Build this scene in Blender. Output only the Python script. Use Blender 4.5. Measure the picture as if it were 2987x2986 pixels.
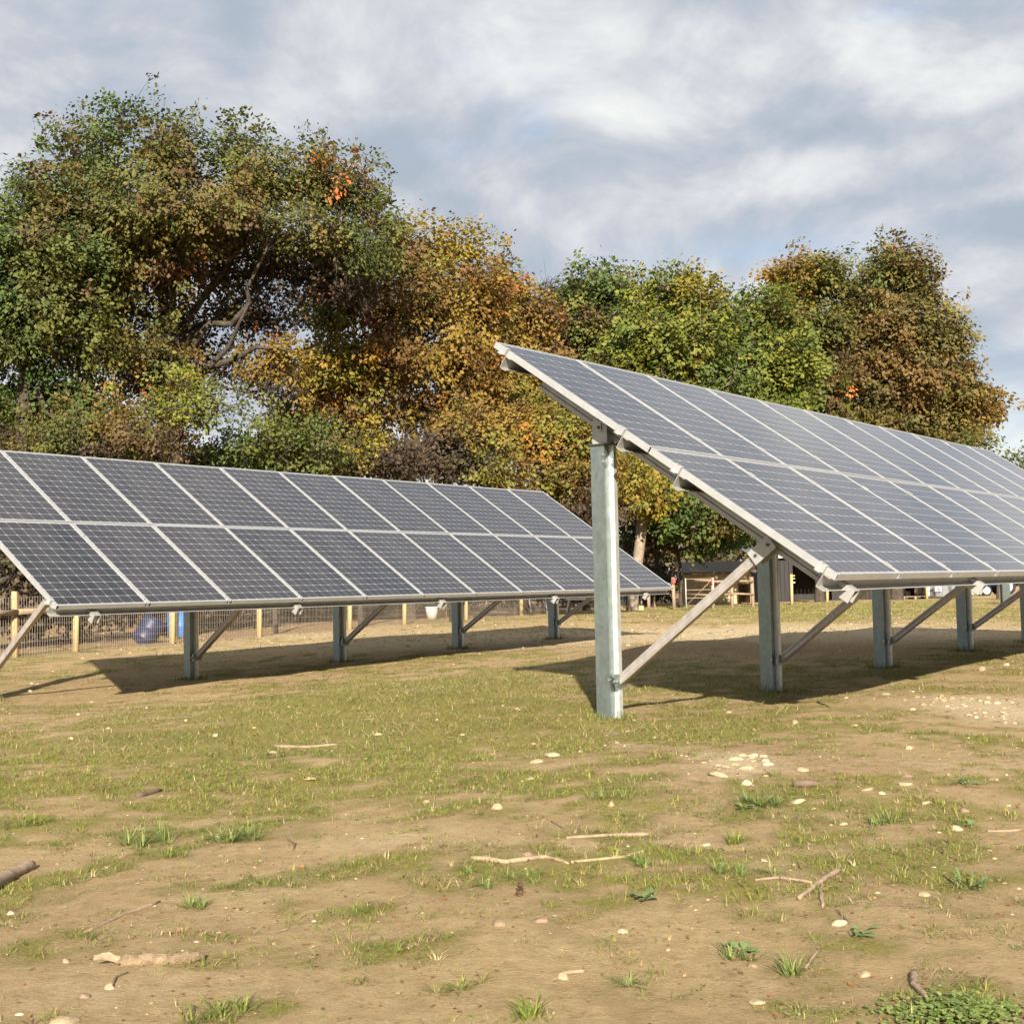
import bpy, bmesh, math, random
import numpy as np
from mathutils import Matrix, Vector

for o in list(bpy.data.objects):
    bpy.data.objects.remove(o)
SC = bpy.context.scene
COL = SC.collection
rng = np.random.default_rng(7)
random.seed(7)

# ------------------------------------------------------------------ camera
EYE = 1.0
PITCH, ROLL, FPX, PCX, PCY = 0.0556, -0.0213, 3807.4, 1493.5, 1493.0
_cp, _sp, _cr, _sr = math.cos(PITCH), math.sin(PITCH), math.cos(ROLL), math.sin(ROLL)
CAMR = np.array([[_cr, -_sr, 0], [_sr, _cr, 0], [0, 0, 1]]) @ np.array([[1, 0, 0], [0, _sp, -_cp], [0, _cp, _sp]])
cam_d = bpy.data.cameras.new('camera')
cam = bpy.data.objects.new('camera', cam_d)
COL.objects.link(cam)
cam_d.sensor_width = 36
cam_d.lens = 36 * FPX / 2987
cam_d.clip_start, cam_d.clip_end = 0.05, 3000
M = Matrix(np.stack([CAMR[0], -CAMR[1], -CAMR[2]], 1).tolist()).to_4x4()
M.translation = (0, 0, EYE)
cam.matrix_world = M
SC.camera = cam

def at(px, py, Y):
    """photo pixel -> world point Y metres ahead"""
    d = CAMR.T @ np.array([(px - PCX) / FPX, (py - PCY) / FPX, 1.0])
    p = d / d[1] * Y
    return np.array([p[0], p[1], p[2] + EYE])

# ------------------------------------------------------------------ light
SUN_EL, SUN_AZ = math.radians(24.5), math.radians(180.5)   # azimuth clockwise from +Y (view direction)
SKY_STRENGTH = 0.08
CLOUD_STRENGTH = 0.26
w = bpy.data.worlds.new('World')
SC.world = w
w.use_nodes = True

class NT:
    def __init__(s, tree):
        s.t = tree
        s.n = tree.nodes
        s.l = tree.links
    def add(s, typ, **kw):
        n = s.n.new(typ)
        for k, v in kw.items():
            if k.startswith('i_'):
                k2 = k[2:]
                s.put(n.inputs[int(k2) if k2.isdigit() else k2], v)
            else:
                setattr(n, k, v)
        return n
    def put(s, sock, v):
        if isinstance(v, bpy.types.NodeSocket):
            s.l.new(v, sock)
        elif isinstance(v, bpy.types.Node):
            s.l.new(v.outputs[0], sock)
        elif isinstance(v, tuple) and len(v) == 3 and sock.type == 'RGBA':
            sock.default_value = (*v, 1)
        else:
            sock.default_value = v
    def m(s, op, a, b=0.0, c=0.0, clamp=False):
        n = s.n.new('ShaderNodeMath')
        n.operation = op
        n.use_clamp = clamp
        for i, v in enumerate((a, b, c)):
            s.put(n.inputs[i], v)
        return n.outputs[0]
    def mix(s, f, a, b, blend='MIX'):
        n = s.n.new('ShaderNodeMix')
        n.data_type = 'RGBA'
        n.blend_type = blend
        s.put(n.inputs[0], f)
        s.put(n.inputs[6], a)
        s.put(n.inputs[7], b)
        return n.outputs[2]
    def ramp(s, f, stops, interp='LINEAR'):
        n = s.n.new('ShaderNodeValToRGB')
        cr = n.color_ramp
        cr.interpolation = interp
        while len(cr.elements) < len(stops):
            cr.elements.new(0.5)
        for e, (p, c) in zip(cr.elements, stops):
            e.position = p
            e.color = (*c, 1) if len(c) == 3 else c
        s.put(n.inputs[0], f)
        return n.outputs[0]
    def noise(s, vec, scale, detail=4, rough=0.55, dist=0.0, w=None):
        n = s.n.new('ShaderNodeTexNoise')
        if w is not None:
            n.noise_dimensions = '4D'
            n.inputs['W'].default_value = w
        n.inputs['Scale'].default_value = scale
        n.inputs['Detail'].default_value = detail
        n.inputs['Roughness'].default_value = rough
        n.inputs['Distortion'].default_value = dist
        s.put(n.inputs['Vector'], vec)
        return n.outputs[0]
    def smooth(s, v, lo, hi):
        n = s.n.new('ShaderNodeMapRange')
        n.interpolation_type = 'SMOOTHSTEP'
        s.put(n.inputs[0], v)
        n.inputs[1].default_value = lo
        n.inputs[2].default_value = hi
        return n.outputs[0]

def build_world():
    t = NT(w.node_tree)
    t.n.clear()
    out = t.add('ShaderNodeOutputWorld')
    sky = t.add('ShaderNodeTexSky', sky_type='NISHITA', sun_disc=False, sun_elevation=SUN_EL, sun_rotation=SUN_AZ)
    bg1 = t.add('ShaderNodeBackground', i_0=sky.outputs[0], i_1=SKY_STRENGTH)
    tc = t.add('ShaderNodeTexCoord')
    d = t.add('ShaderNodeVectorMath', operation='NORMALIZE', i_0=tc.outputs['Generated'])
    sep = t.add('ShaderNodeSeparateXYZ', i_0=d.outputs[0])
    x, y, z = sep.outputs
    zz = t.m('MAXIMUM', z, 0.0)
    den = t.m('ADD', zz, 0.42)
    cx, cy = t.m('DIVIDE', x, den), t.m('DIVIDE', y, den)
    p = t.add('ShaderNodeCombineXYZ', i_0=cx, i_1=cy, i_2=0.3).outputs[0]
    big = t.noise(p, 2.9, 5, 0.5, 0.25, w=3.1)
    fine = t.noise(p, 7.5, 8, 0.56, 0.4, w=8.4)
    p2 = t.add('ShaderNodeVectorMath', operation='ADD', i_0=p, i_1=(0.02, 0.075, 0.0)).outputs[0]
    puff_a = t.noise(p, 6.0, 10, 0.6, 0.6, w=5.5)
    puff_b = t.noise(p2, 6.0, 4, 0.5, 0.6, w=5.5)
    relief = t.m('MULTIPLY', t.m('SUBTRACT', puff_a, puff_b), 1.0)      # tops of the clouds catch the light
    dens = t.m('ADD', t.m('ADD', -0.145, relief), t.m('ADD', t.m('MULTIPLY', big, 0.78), t.m('MULTIPLY', fine, 0.56)))
    # the brighter and darker clouds the photograph shows, each at its place in the sky
    def spot(px, py, rx, ry, amp):
        v = CAMR.T @ np.array([(px - PCX) / FPX, (py - PCY) / FPX, 1.0])
        az, el = math.atan2(v[0], v[1]), math.asin(v[2] / np.linalg.norm(v))
        a = t.m('DIVIDE', t.m('SUBTRACT', t.m('ARCTAN2', x, y), az), rx / FPX)
        b = t.m('DIVIDE', t.m('SUBTRACT', t.m('ARCSINE', z), el), ry / FPX)
        warp = t.m('MULTIPLY', t.m('SUBTRACT', fine, 0.5), 2.2)
        r2 = t.m('ADD', t.m('ADD', t.m('MULTIPLY', a, a), t.m('MULTIPLY', b, b)), warp)
        return t.m('MULTIPLY', t.m('EXPONENT', t.m('MULTIPLY', r2, -1.0)), amp)
    S = 1.5461
    lit = t.m('ADD', spot(1170 * S, 205 * S, 150 * S, 55 * S, 0.24), spot(560 * S, 205 * S, 130 * S, 50 * S, 0.15))
    for q in ((1560, 330, 300, 45, 0.17), (860, 60, 170, 60, 0.11), (1010, 420, 140, 45, 0.12), (1880, 370, 90, 22, 0.2),
              (1700, 110, 90, 70, 0.12), (60, 120, 120, 90, 0.09), (1350, 520, 200, 60, 0.08)):
        lit = t.m('ADD', lit, spot(q[0] * S, q[1] * S, q[2] * S, q[3] * S, q[4]))
    for q in ((1900, 450, 130, 55, 0.17), (1600, 245, 260, 35, 0.1), (230, 210, 160, 50, 0.08), (1180, 400, 200, 40, 0.06)):
        lit = t.m('SUBTRACT', lit, spot(q[0] * S, q[1] * S, q[2] * S, q[3] * S, q[4]))
    dens = t.m('ADD', dens, lit)
    dens = t.m('ADD', dens, t.m('MULTIPLY', t.m('SUBTRACT', 1.0, t.smooth(z, 0.0, .22)), .16))     # paler towards the horizon
    ccol = t.ramp(dens, [(0.30, (0.72, 0.82, 0.96)), (0.43, (0.80, 0.90, 1.04)), (0.52, (0.92, 0.98, 1.09)),
                         (0.62, (1.08, 1.12, 1.20)), (0.74, (1.28, 1.32, 1.34)), (0.9, (1.5, 1.52, 1.5))])
    bg2 = t.add('ShaderNodeBackground', i_0=ccol, i_1=CLOUD_STRENGTH)
    gap = t.noise(p, 3.8, 6, 0.55, 0.2, w=1.7)
    hole = t.m('ADD', spot(1690 * S, 20 * S, 75 * S, 22 * S, 0.5), spot(1870 * S, 800 * S, 110 * S, 120 * S, 0.35))
    hole = t.m('ADD', hole, spot(1420 * S, 480 * S, 260 * S, 40 * S, 0.3))
    hole = t.m('ADD', hole, t.m('MULTIPLY', t.smooth(gap, 0.62, 0.8), 0.7), clamp=True)
    mx = t.add('ShaderNodeMixShader')
    t.put(mx.inputs[0], t.m('MULTIPLY', hole, 0.6))
    t.l.new(bg2.outputs[0], mx.inputs[1])
    t.l.new(bg1.outputs[0], mx.inputs[2])
    t.l.new(mx.outputs[0], out.inputs[0])
build_world()

sun_d = bpy.data.lights.new('sun', 'SUN')
sun_d.energy = 5.0
sun_d.angle = math.radians(0.6)
sun_d.color = (1.0, 0.92, 0.80)
sun = bpy.data.objects.new('sun', sun_d)
COL.objects.link(sun)
_sd = Vector((math.sin(SUN_AZ) * math.cos(SUN_EL), math.cos(SUN_AZ) * math.cos(SUN_EL), math.sin(SUN_EL)))
sun.rotation_euler = _sd.to_track_quat('Z', 'Y').to_euler()
sun.location = (0, -20, 20)

SC.view_settings.view_transform = 'Standard'
SC.view_settings.look = 'None'
SC.view_settings.gamma = 1
SC.view_settings.use_curve_mapping = False
SC.view_settings.exposure = 1.25
SC.render.engine = 'CYCLES'
SC.cycles.max_bounces = 6
SC.cycles.diffuse_bounces = 3
SC.cycles.transmission_bounces = 3
SC.cycles.use_denoising = True

# ------------------------------------------------------------------ noise + terrain
_T = np.random.default_rng(3).random((256, 256))
def vnoise(x, y):
    xi, yi = np.floor(x).astype(int), np.floor(y).astype(int)
    fx, fy = x - xi, y - yi
    fx, fy = fx * fx * (3 - 2 * fx), fy * fy * (3 - 2 * fy)
    g = lambda a, b: _T[a & 255, b & 255]
    return (g(xi, yi) * (1 - fx) + g(xi + 1, yi) * fx) * (1 - fy) + (g(xi, yi + 1) * (1 - fx) + g(xi + 1, yi + 1) * fx) * fy
def fbm(x, y, sc, octv=4, off=0.0):
    s, a, tot = 0, 1, 0
    for k in range(octv):
        f = sc * 2 ** k
        s = s + a * vnoise(x * f + 17.3 * k + off, y * f + 5.1 * k + off * 1.7)
        tot += a
        a *= 0.5
    return s / tot

# surveyed spot heights (x, y, z) of the paddock
SPOTS = np.array([(-5.5, 13.7, -.10), (-4.0, 15.8, -.05), (-2.5, 17.9, -.03), (-1.0, 19.9, .07), (.6, 22, .08),
                  (.6, 9.2, .06), (2.1, 11.3, .05), (3.7, 13.3, .07), (5.2, 15.4, .10), (6.8, 17.4, .10),
                  (0, 2.5, 0), (-2, 5, -.02), (2, 5, .02), (-12, 9, -.12), (10, 8, .08), (-8, 22, .05), (4, 32, .1),
                  (-4, 33, .1), (12, 45, .1), (-10, 45, .1), (30, 30, .1), (-30, 30, .05), (0, -10, 0), (20, -10, 0), (-20, -10, 0), (0, 90, .1)])
def height(x, y, fine=True):
    x, y = np.asarray(x, float), np.asarray(y, float)
    num = den = 0
    for sx, sy, sz in SPOTS:
        wgt = 1 / ((x - sx) ** 2 + (y - sy) ** 2 + 2.5) ** 1.5
        num = num + wgt * sz
        den = den + wgt
    h = num / den
    if fine:
        h = h + (fbm(x, y, .45, 3) - .5) * .09 + (fbm(x, y, 3.2, 3, 9) - .5) * .022
        for bx, by, br, bh in MOUNDS:
            h = h + bh * np.exp(-((x - bx) ** 2 + ((y - by) / 1.6) ** 2) / br ** 2)
    return h
MOUNDS = [(.75, 6.6, .55, .05), (1.7, 6.3, .6, .05), (2.2, 17.6, 1.2, .10), (4.5, 20.0, 1.5, .08), (.7, 10.8, .5, .03)]
def H(x, y):
    return float(height(np.array([x]), np.array([y]))[0])
def on_ground(px, py):
    """photo pixel -> point on the terrain"""
    d = CAMR.T @ np.array([(px - PCX) / FPX, (py - PCY) / FPX, 1.0])
    zg = 0.0
    for _ in range(12):
        s = (zg - EYE) / d[2]
        zg = H(d[0] * s, d[1] * s)
    s = (zg - EYE) / d[2]
    return np.array([d[0] * s, d[1] * s, zg])

# ------------------------------------------------------------------ mesh helpers
def np_mesh(name, verts, faces, k, mat, attrs=None, smooth=False):
    me = bpy.data.meshes.new(name)
    verts = np.asarray(verts, np.float32)
    faces = np.asarray(faces, np.int32)
    me.vertices.add(len(verts))
    me.vertices.foreach_set('co', verts.ravel())
    n = len(faces)
    me.loops.add(n * k)
    me.loops.foreach_set('vertex_index', faces.ravel())
    me.polygons.add(n)
    me.polygons.foreach_set('loop_start', np.arange(0, n * k, k, dtype=np.int32))
    me.polygons.foreach_set('use_smooth', np.full(n, smooth, bool))
    me.update(calc_edges=True)
    for an, (typ, data) in (attrs or {}).items():
        at_ = me.attributes.new(an, typ, 'POINT')
        at_.data.foreach_set('color' if 'COLOR' in typ else 'value', np.asarray(data, np.float32).ravel())
    me.materials.append(mat)
    return me

def link(name, me, parent=None, loc=None):
    o = bpy.data.objects.new(name, me)
    COL.objects.link(o)
    if parent is not None:
        o.parent = parent
    if loc is not None:
        o.location = loc
    return o

def empty(name, loc, rz=0.0):
    o = bpy.data.objects.new(name, None)
    COL.objects.link(o)
    o.location = loc
    o.rotation_euler = (0, 0, rz)
    o.empty_display_size = 0.2
    return o

def tag(o, label, cat, group=None):
    o['label'] = label
    o['category'] = cat
    if group:
        o['group'] = group
    return o

def structure(o):
    o['kind'] = 'structure'
    return o

class MB:
    """collects simple solids into one mesh"""
    def __init__(s):
        s.v, s.f = [], []
    def sweep(s, prof, p0, p1, xdir=(0, 0, 1), scale1=1.0):
        p0, p1 = Vector(p0), Vector(p1)
        z = (p1 - p0).normalized()
        x = Vector(xdir)
        x = (x - z * x.dot(z))
        if x.length < 1e-6:
            x = Vector((1, 0, 0)) - z * z.x
        x.normalize()
        y = z.cross(x)
        b, n = len(s.v), len(prof)
        for q, sc in ((p0, 1.0), (p1, scale1)):
            for a, c in prof:
                s.v.append(tuple(q + x * a * sc + y * c * sc))
        for i in range(n):
            j = (i + 1) % n
            s.f.append((b + i, b + j, b + n + j, b + n + i))
        s.f.append(tuple(b + i for i in reversed(range(n))))
        s.f.append(tuple(b + n + i for i in range(n)))
        return s
    def bar(s, p0, p1, a, c, xdir=(0, 0, 1)):
        return s.sweep([(-a / 2, -c / 2), (a / 2, -c / 2), (a / 2, c / 2), (-a / 2, c / 2)], p0, p1, xdir)
    def tube(s, p0, p1, r, n=8, r1=None):
        pr = [(r * math.cos(2 * math.pi * i / n), r * math.sin(2 * math.pi * i / n)) for i in range(n)]
        return s.sweep(pr, p0, p1, (0.3, 0.2, 1) if abs((Vector(p1) - Vector(p0)).normalized().z) < .9 else (1, 0, 0), (r1 or r) / r)
    def box(s, x0, x1, y0, y1, z0, z1):
        return s.bar(((x0 + x1) / 2, (y0 + y1) / 2, z0), ((x0 + x1) / 2, (y0 + y1) / 2, z1), abs(x1 - x0), abs(y1 - y0), (1, 0, 0))
    def path(s, pts, rads, n=6):
        b = len(s.v)
        pts = [Vector(p) for p in pts]
        for i, p in enumerate(pts):
            tdir = (pts[min(i + 1, len(pts) - 1)] - pts[max(i - 1, 0)]).normalized()
            x = Vector((0, 0, 1)) - tdir * tdir.z
            if x.length < .1:
                x = Vector((1, 0, 0)) - tdir * tdir.x
            x.normalize()
            y = tdir.cross(x)
            for k in range(n):
                a = 2 * math.pi * k / n
                s.v.append(tuple(p + (x * math.cos(a) + y * math.sin(a)) * rads[i]))
        for i in range(len(pts) - 1):
            for k in range(n):
                j = (k + 1) % n
                s.f.append((b + i * n + k, b + i * n + j, b + (i + 1) * n + j, b + (i + 1) * n + k))
        s.f.append(tuple(b + k for k in reversed(range(n))))
        e = b + (len(pts) - 1) * n
        s.f.append(tuple(e + k for k in range(n)))
        return s
    def mesh(s, name, mat, smooth=False, bevel=0.0):
        me = bpy.data.meshes.new(name)
        me.from_pydata(s.v, [], s.f)
        me.materials.append(mat)
        bm = bmesh.new()
        bm.from_mesh(me)
        bmesh.ops.recalc_face_normals(bm, faces=bm.faces)
        if bevel:
            bmesh.ops.bevel(bm, geom=list(bm.edges), offset=bevel, segments=1, affect='EDGES')
        bm.to_mesh(me)
        bm.free()
        if smooth:
            me.polygons.foreach_set('use_smooth', np.full(len(me.polygons), True))
        return me
    def build(s, name, mat, parent=None, smooth=False, bevel=0.0, loc=None):
        return link(name, s.mesh(name, mat, smooth, bevel), parent, loc)

# ------------------------------------------------------------------ materials
def material(name):
    m = bpy.data.materials.new(name)
    m.use_nodes = True
    t = NT(m.node_tree)
    b = t.n['Principled BSDF']
    return m, t, b

def plain(name, col, rough=0.6, metal=0.0, var=0.25, scale=6.0, bump=0.0, spec=0.4):
    m, t, b = material(name)
    tc = t.add('ShaderNodeTexCoord')
    nz = t.noise(tc.outputs['Object'], scale, 6, 0.6)
    lo = tuple(c * (1 - var) for c in col)
    hi = tuple(min(1, c * (1 + var)) for c in col)
    t.put(b.inputs['Base Color'], t.ramp(nz, [(0.3, lo), (0.7, hi)]))
    b.inputs['Roughness'].default_value = rough
    b.inputs['Metallic'].default_value = metal
    b.inputs['Specular IOR Level'].default_value = spec
    if bump:
        bp = t.add('ShaderNodeBump', i_Strength=bump, i_Distance=0.02, i_Height=t.noise(tc.outputs['Object'], scale * 3, 6, .65))
        t.l.new(bp.outputs[0], b.inputs['Normal'])
    return m

def galvanised(name, col, rough=.5, metal=.55):
    m, t, b = material(name)
    tc = t.add('ShaderNodeTexCoord')
    vor = t.add('ShaderNodeTexVoronoi', i_Scale=28.0, i_Vector=tc.outputs['Object'])
    mp = t.add('ShaderNodeMapping', i_Vector=tc.outputs['Object'])
    mp.inputs['Scale'].default_value = (9, 9, 1.2)
    nz = t.noise(mp.outputs[0], 3.0, 6, .6)
    big = t.noise(tc.outputs['Object'], 2.2, 4, .6)
    f = t.m('ADD', t.m('MULTIPLY', nz, .6), t.m('MULTIPLY', t.add('ShaderNodeSeparateColor', i_0=vor.outputs['Color']).outputs[0], .22))
    c = t.ramp(f, [(.2, tuple(x * .78 for x in col)), (.75, tuple(min(1, x * 1.2) for x in col))])
    c = t.mix(t.m('MULTIPLY', t.smooth(big, .62, .72), .25), c, (.45, .43, .38))
    t.put(b.inputs['Base Color'], c)
    b.inputs['Metallic'].default_value = metal
    t.put(b.inputs['Roughness'], t.m('ADD', t.m('MULTIPLY', nz, .25), rough - .12))
    return m

def wood(name, col, var=.35):
    m, t, b = material(name)
    tc = t.add('ShaderNodeTexCoord')
    mp = t.add('ShaderNodeMapping', i_Vector=tc.outputs['Object'])
    mp.inputs['Scale'].default_value = (14, 14, 1.4)
    nz = t.noise(mp.outputs[0], 2.0, 8, .6, .3)
    t.put(b.inputs['Base Color'], t.ramp(nz, [(.3, tuple(c * (1 - var) for c in col)), (.7, tuple(c * (1 + var) for c in col))]))
    b.inputs['Roughness'].default_value = .8
    bp = t.add('ShaderNodeBump', i_Strength=.5, i_Distance=.01, i_Height=nz)
    t.l.new(bp.outputs[0], b.inputs['Normal'])
    return m

def attr_mat(name, rough=.7, transl=0.3, spec=.25):
    m, t, b = material(name)
    a = t.add('ShaderNodeAttribute', attribute_name='tint')
    t.put(b.inputs['Base Color'], a.outputs['Color'])
    b.inputs['Roughness'].default_value = rough
    b.inputs['Specular IOR Level'].default_value = spec
    if transl:
        tr = t.add('ShaderNodeBsdfTranslucent', i_0=a.outputs['Color'])
        mx = t.add('ShaderNodeMixShader', i_0=transl)
        t.l.new(b.outputs[0], mx.inputs[1])
        t.l.new(tr.outputs[0], mx.inputs[2])
        t.l.new(mx.outputs[0], t.n['Material Output'].inputs[0])
    return m

def panel_mat():
    m, t, b = material('solar_laminate')
    uv = t.add('ShaderNodeUVMap')
    s = t.add('ShaderNodeSeparateXYZ', i_0=uv.outputs[0])
    def edge(c):
        return t.m('SUBTRACT', 0.5, t.m('ABSOLUTE', t.m('SUBTRACT', t.m('FRACT', c), .5)))
    ex, ey = edge(s.outputs[0]), edge(s.outputs[1])
    line = t.m('LESS_THAN', ex, .011)
    line = t.m('MAXIMUM', line, t.m('LESS_THAN', ey, .017))
    line = t.m('MAXIMUM', line, t.m('LESS_THAN', t.m('ADD', ex, ey), .105))
    for c, mx in ((s.outputs[0], 8.0), (s.outputs[1], 12.0)):
        line = t.m('MAXIMUM', line, t.m('LESS_THAN', c, 0.0))
        line = t.m('MAXIMUM', line, t.m('GREATER_THAN', c, mx))
    # faint cell to cell differences
    cell = t.add('ShaderNodeTexWhiteNoise', noise_dimensions='3D')
    fl = t.add('ShaderNodeVectorMath', operation='FLOOR', i_0=uv.outputs[0])
    oi = t.add('ShaderNodeObjectInfo')
    ad = t.add('ShaderNodeVectorMath', operation='ADD', i_0=fl.outputs[0])
    cmb = t.add('ShaderNodeCombineXYZ', i_2=t.m('MULTIPLY', oi.outputs['Random'], 50.0))
    t.l.new(cmb.outputs[0], ad.inputs[1])
    t.l.new(ad.outputs[0], cell.inputs[0])
    blue = t.mix(cell.outputs['Value'], (.016, .0155, .019), (.026, .025, .028))
    blue = t.mix(t.m('MULTIPLY', oi.outputs['Random'], .5), blue, (.040, .036, .040))
    tc = t.add('ShaderNodeTexCoord')
    dust = t.noise(tc.outputs['Object'], 3.0, 5, .6)
    blue = t.mix(t.m('MULTIPLY', t.smooth(dust, .35, .75), .06), blue, (.30, .27, .22))
    t.put(b.inputs['Base Color'], t.mix(line, blue, (.32, .32, .32)))
    t.put(b.inputs['Roughness'], t.m('ADD', t.m('MULTIPLY', dust, .08), .07))
    b.inputs['IOR'].default_value = 1.5
    b.inputs['Coat Weight'].default_value = .1
    b.inputs['Coat Roughness'].default_value = .12
    b.inputs['Specular IOR Level'].default_value = .5
    return m

def ground_mat():
    m, t, b = material('paddock_soil')
    tc = t.add('ShaderNodeTexCoord')
    P = tc.outputs['Object']
    ag = t.add('ShaderNodeAttribute', attribute_name='grass').outputs['Fac']
    asd = t.add('ShaderNodeAttribute', attribute_name='sand').outputs['Fac']
    abr = t.add('ShaderNodeAttribute', attribute_name='brown').outputs['Fac']
    n1 = t.noise(P, 1.3, 8, .6)
    n2 = t.noise(P, 14, 6, .65)
    n3 = t.noise(P, 90, 4, .6)
    n4 = t.noise(P, 38, 5, .62, .8)
    dirt = t.ramp(t.m('ADD', t.m('MULTIPLY', n2, .6), t.m('MULTIPLY', n1, .4)),
                  [(.3, (.31, .21, .10)), (.5, (.45, .325, .165)), (.7, (.54, .41, .225))])
    dirt = t.mix(t.m('MULTIPLY', abr, .85), dirt, t.ramp(n2, [(.3, (.20, .12, .065)), (.7, (.36, .23, .125))]))
    dirt = t.mix(t.m('MULTIPLY', asd, .95), dirt, t.ramp(n2, [(.3, (.50, .385, .225)), (.7, (.64, .51, .33))]))
    # matted thatch: fibres lying mostly across the view
    mp = t.add('ShaderNodeMapping', i_Vector=P)
    mp.inputs['Scale'].default_value = (30, 78, 30)
    mp.inputs['Rotation'].default_value = (0, 0, .15)
    st = t.noise(mp.outputs[0], 1.6, 6, .7, 2.2)
    thatch = t.ramp(st, [(.32, (.17, .115, .055)), (.48, (.335, .245, .115)), (.62, (.44, .335, .17)), (.76, (.56, .46, .25))])
    green = t.ramp(st, [(.32, (.12, .105, .032)), (.46, (.26, .22, .068)), (.60, (.30, .275, .070)), (.8, (.50, .41, .18))])
    gt = t.mix(t.smooth(t.m('ADD', ag, t.m('MULTIPLY', t.m('SUBTRACT', n2, .5), .5)), .40, .95), thatch, green)
    cover = t.smooth(t.m('ADD', ag, t.m('MULTIPLY', t.m('SUBTRACT', st, .5), 1.1)), .12, .5)
    col = t.mix(cover, dirt, gt)
    col = t.mix(t.m('MULTIPLY', t.smooth(n3, .62, .78), .35), col, (.50, .42, .29))
    col = t.mix(t.m('MULTIPLY', t.smooth(n4, .56, .70), .34), col, (.13, .085, .045))
    t.put(b.inputs['Base Color'], col)
    b.inputs['Roughness'].default_value = .95
    b.inputs['Specular IOR Level'].default_value = .1
    hgt = t.m('ADD', t.m('MULTIPLY', n3, .35), t.m('ADD', t.m('ADD', t.m('MULTIPLY', st, .9), t.m('MULTIPLY', n4, .9)), t.m('MULTIPLY', n2, .9)))
    bp = t.add('ShaderNodeBump', i_Strength=.85, i_Distance=.024, i_Height=hgt)
    t.l.new(bp.outputs[0], b.inputs['Normal'])
    return m

MAT = {
    'alu': plain('silver_aluminium', (.40, .40, .39), .42, .4, .08, 9),
    'alu_dull': plain('mill_aluminium', (.40, .39, .37), .5, .45, .12, 9),
    'galv': galvanised('galvanised_steel', (.27, .315, .30), .46, .88),
    'galv_brace': galvanised('weathered_galvanised_steel', (.40, .36, .33), .48, .45),
    'zinc_bright': galvanised('bright_zinc_edge', (.62, .63, .61), .42, .6),
    'steel_dark': plain('dark_steel', (.09, .09, .09), .5, .6, .2, 12),
    'bolt': plain('zinc_bolt', (.45, .45, .44), .35, .8, .1, 20),
    'laminate': panel_mat(),
    'ground': ground_mat(),
    'bark': plain('oak_bark', (.070, .056, .043), .9, 0, .45, 9, .9, .1),
    'bark_pale': plain('pale_grey_bark', (.25, .20, .15), .9, 0, .35, 7, .9, .1),
    'leaf': attr_mat('autumn_leaves', .6, .28, .3),
    'grass': attr_mat('grass_blades', .6, .25, .25),
    'stone': plain('field_stone', (.33, .25, .15), .9, 0, .28, 18, .5, .2),
    'stone_pale': plain('pale_quartz_stone', (.40, .32, .205), .85, 0, .2, 22, .4, .25),
    'stone_brown': plain('brown_stone', (.24, .165, .11), .9, 0, .3, 20, .6, .15),
    'stick': wood('dry_stick', (.27, .19, .125), .3),
    'stick_pale': wood('barkless_stick', (.33, .235, .14), .35),
    'stick_dark': wood('dark_bark_stick', (.13, .085, .055), .35),
    'rotten': plain('rotten_wood', (.30, .215, .13), .95, 0, .45, 30, 1.0, .1),
    'post': wood('yellow_pine_post', (.40, .30, .145), .25),
    'post_old': wood('old_grey_brown_post', (.27, .195, .125), .3),
    'plank_dark': wood('dark_weathered_plank', (.022, .019, .017), .4),
    'plank_brown': wood('brown_plank', (.10, .07, .05), .35),
    'plank_tan': wood('tan_plywood', (.42, .31, .175), .25),
    'wire': plain('fence_wire', (.33, .28, .22), .55, .4, .15, 4),
    'white': plain('white_paint', (.78, .77, .73), .5, 0, .06, 8),
    'grey_paint': plain('grey_paint', (.17, .17, .175), .6, 0, .15, 6),
    'dark_green': plain('dark_green_grey_paint', (.06, .075, .07), .5, 0, .15, 6),
    'blue': plain('blue_plastic', (.045, .16, .42), .4, 0, .12, 5),
    'navy': plain('navy_plastic', (.010, .018, .06), .45, 0, .2, 5),
    'tractor': plain('blue_tractor_paint', (.03, .08, .24), .4, .1, .15, 6),
    'rubber': plain('tyre_rubber', (.018, .018, .018), .8, 0, .2, 10),
    'yellow': plain('yellow_plastic', (.62, .52, .06), .5, 0, .1, 10),
    'red': plain('red_plastic', (.45, .05, .035), .5, 0, .1, 10),
    'roof': plain('pale_metal_roof', (.62, .60, .56), .5, .3, .12, 4),
    'cone': plain('pine_cone_scales', (.13, .075, .045), .85, 0, .4, 40, .6),
    'beige': plain('light_grey_bucket', (.40, .38, .33), .5, 0, .1, 6),
}

# ------------------------------------------------------------------ the ground
S_ = 1.5461
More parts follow.
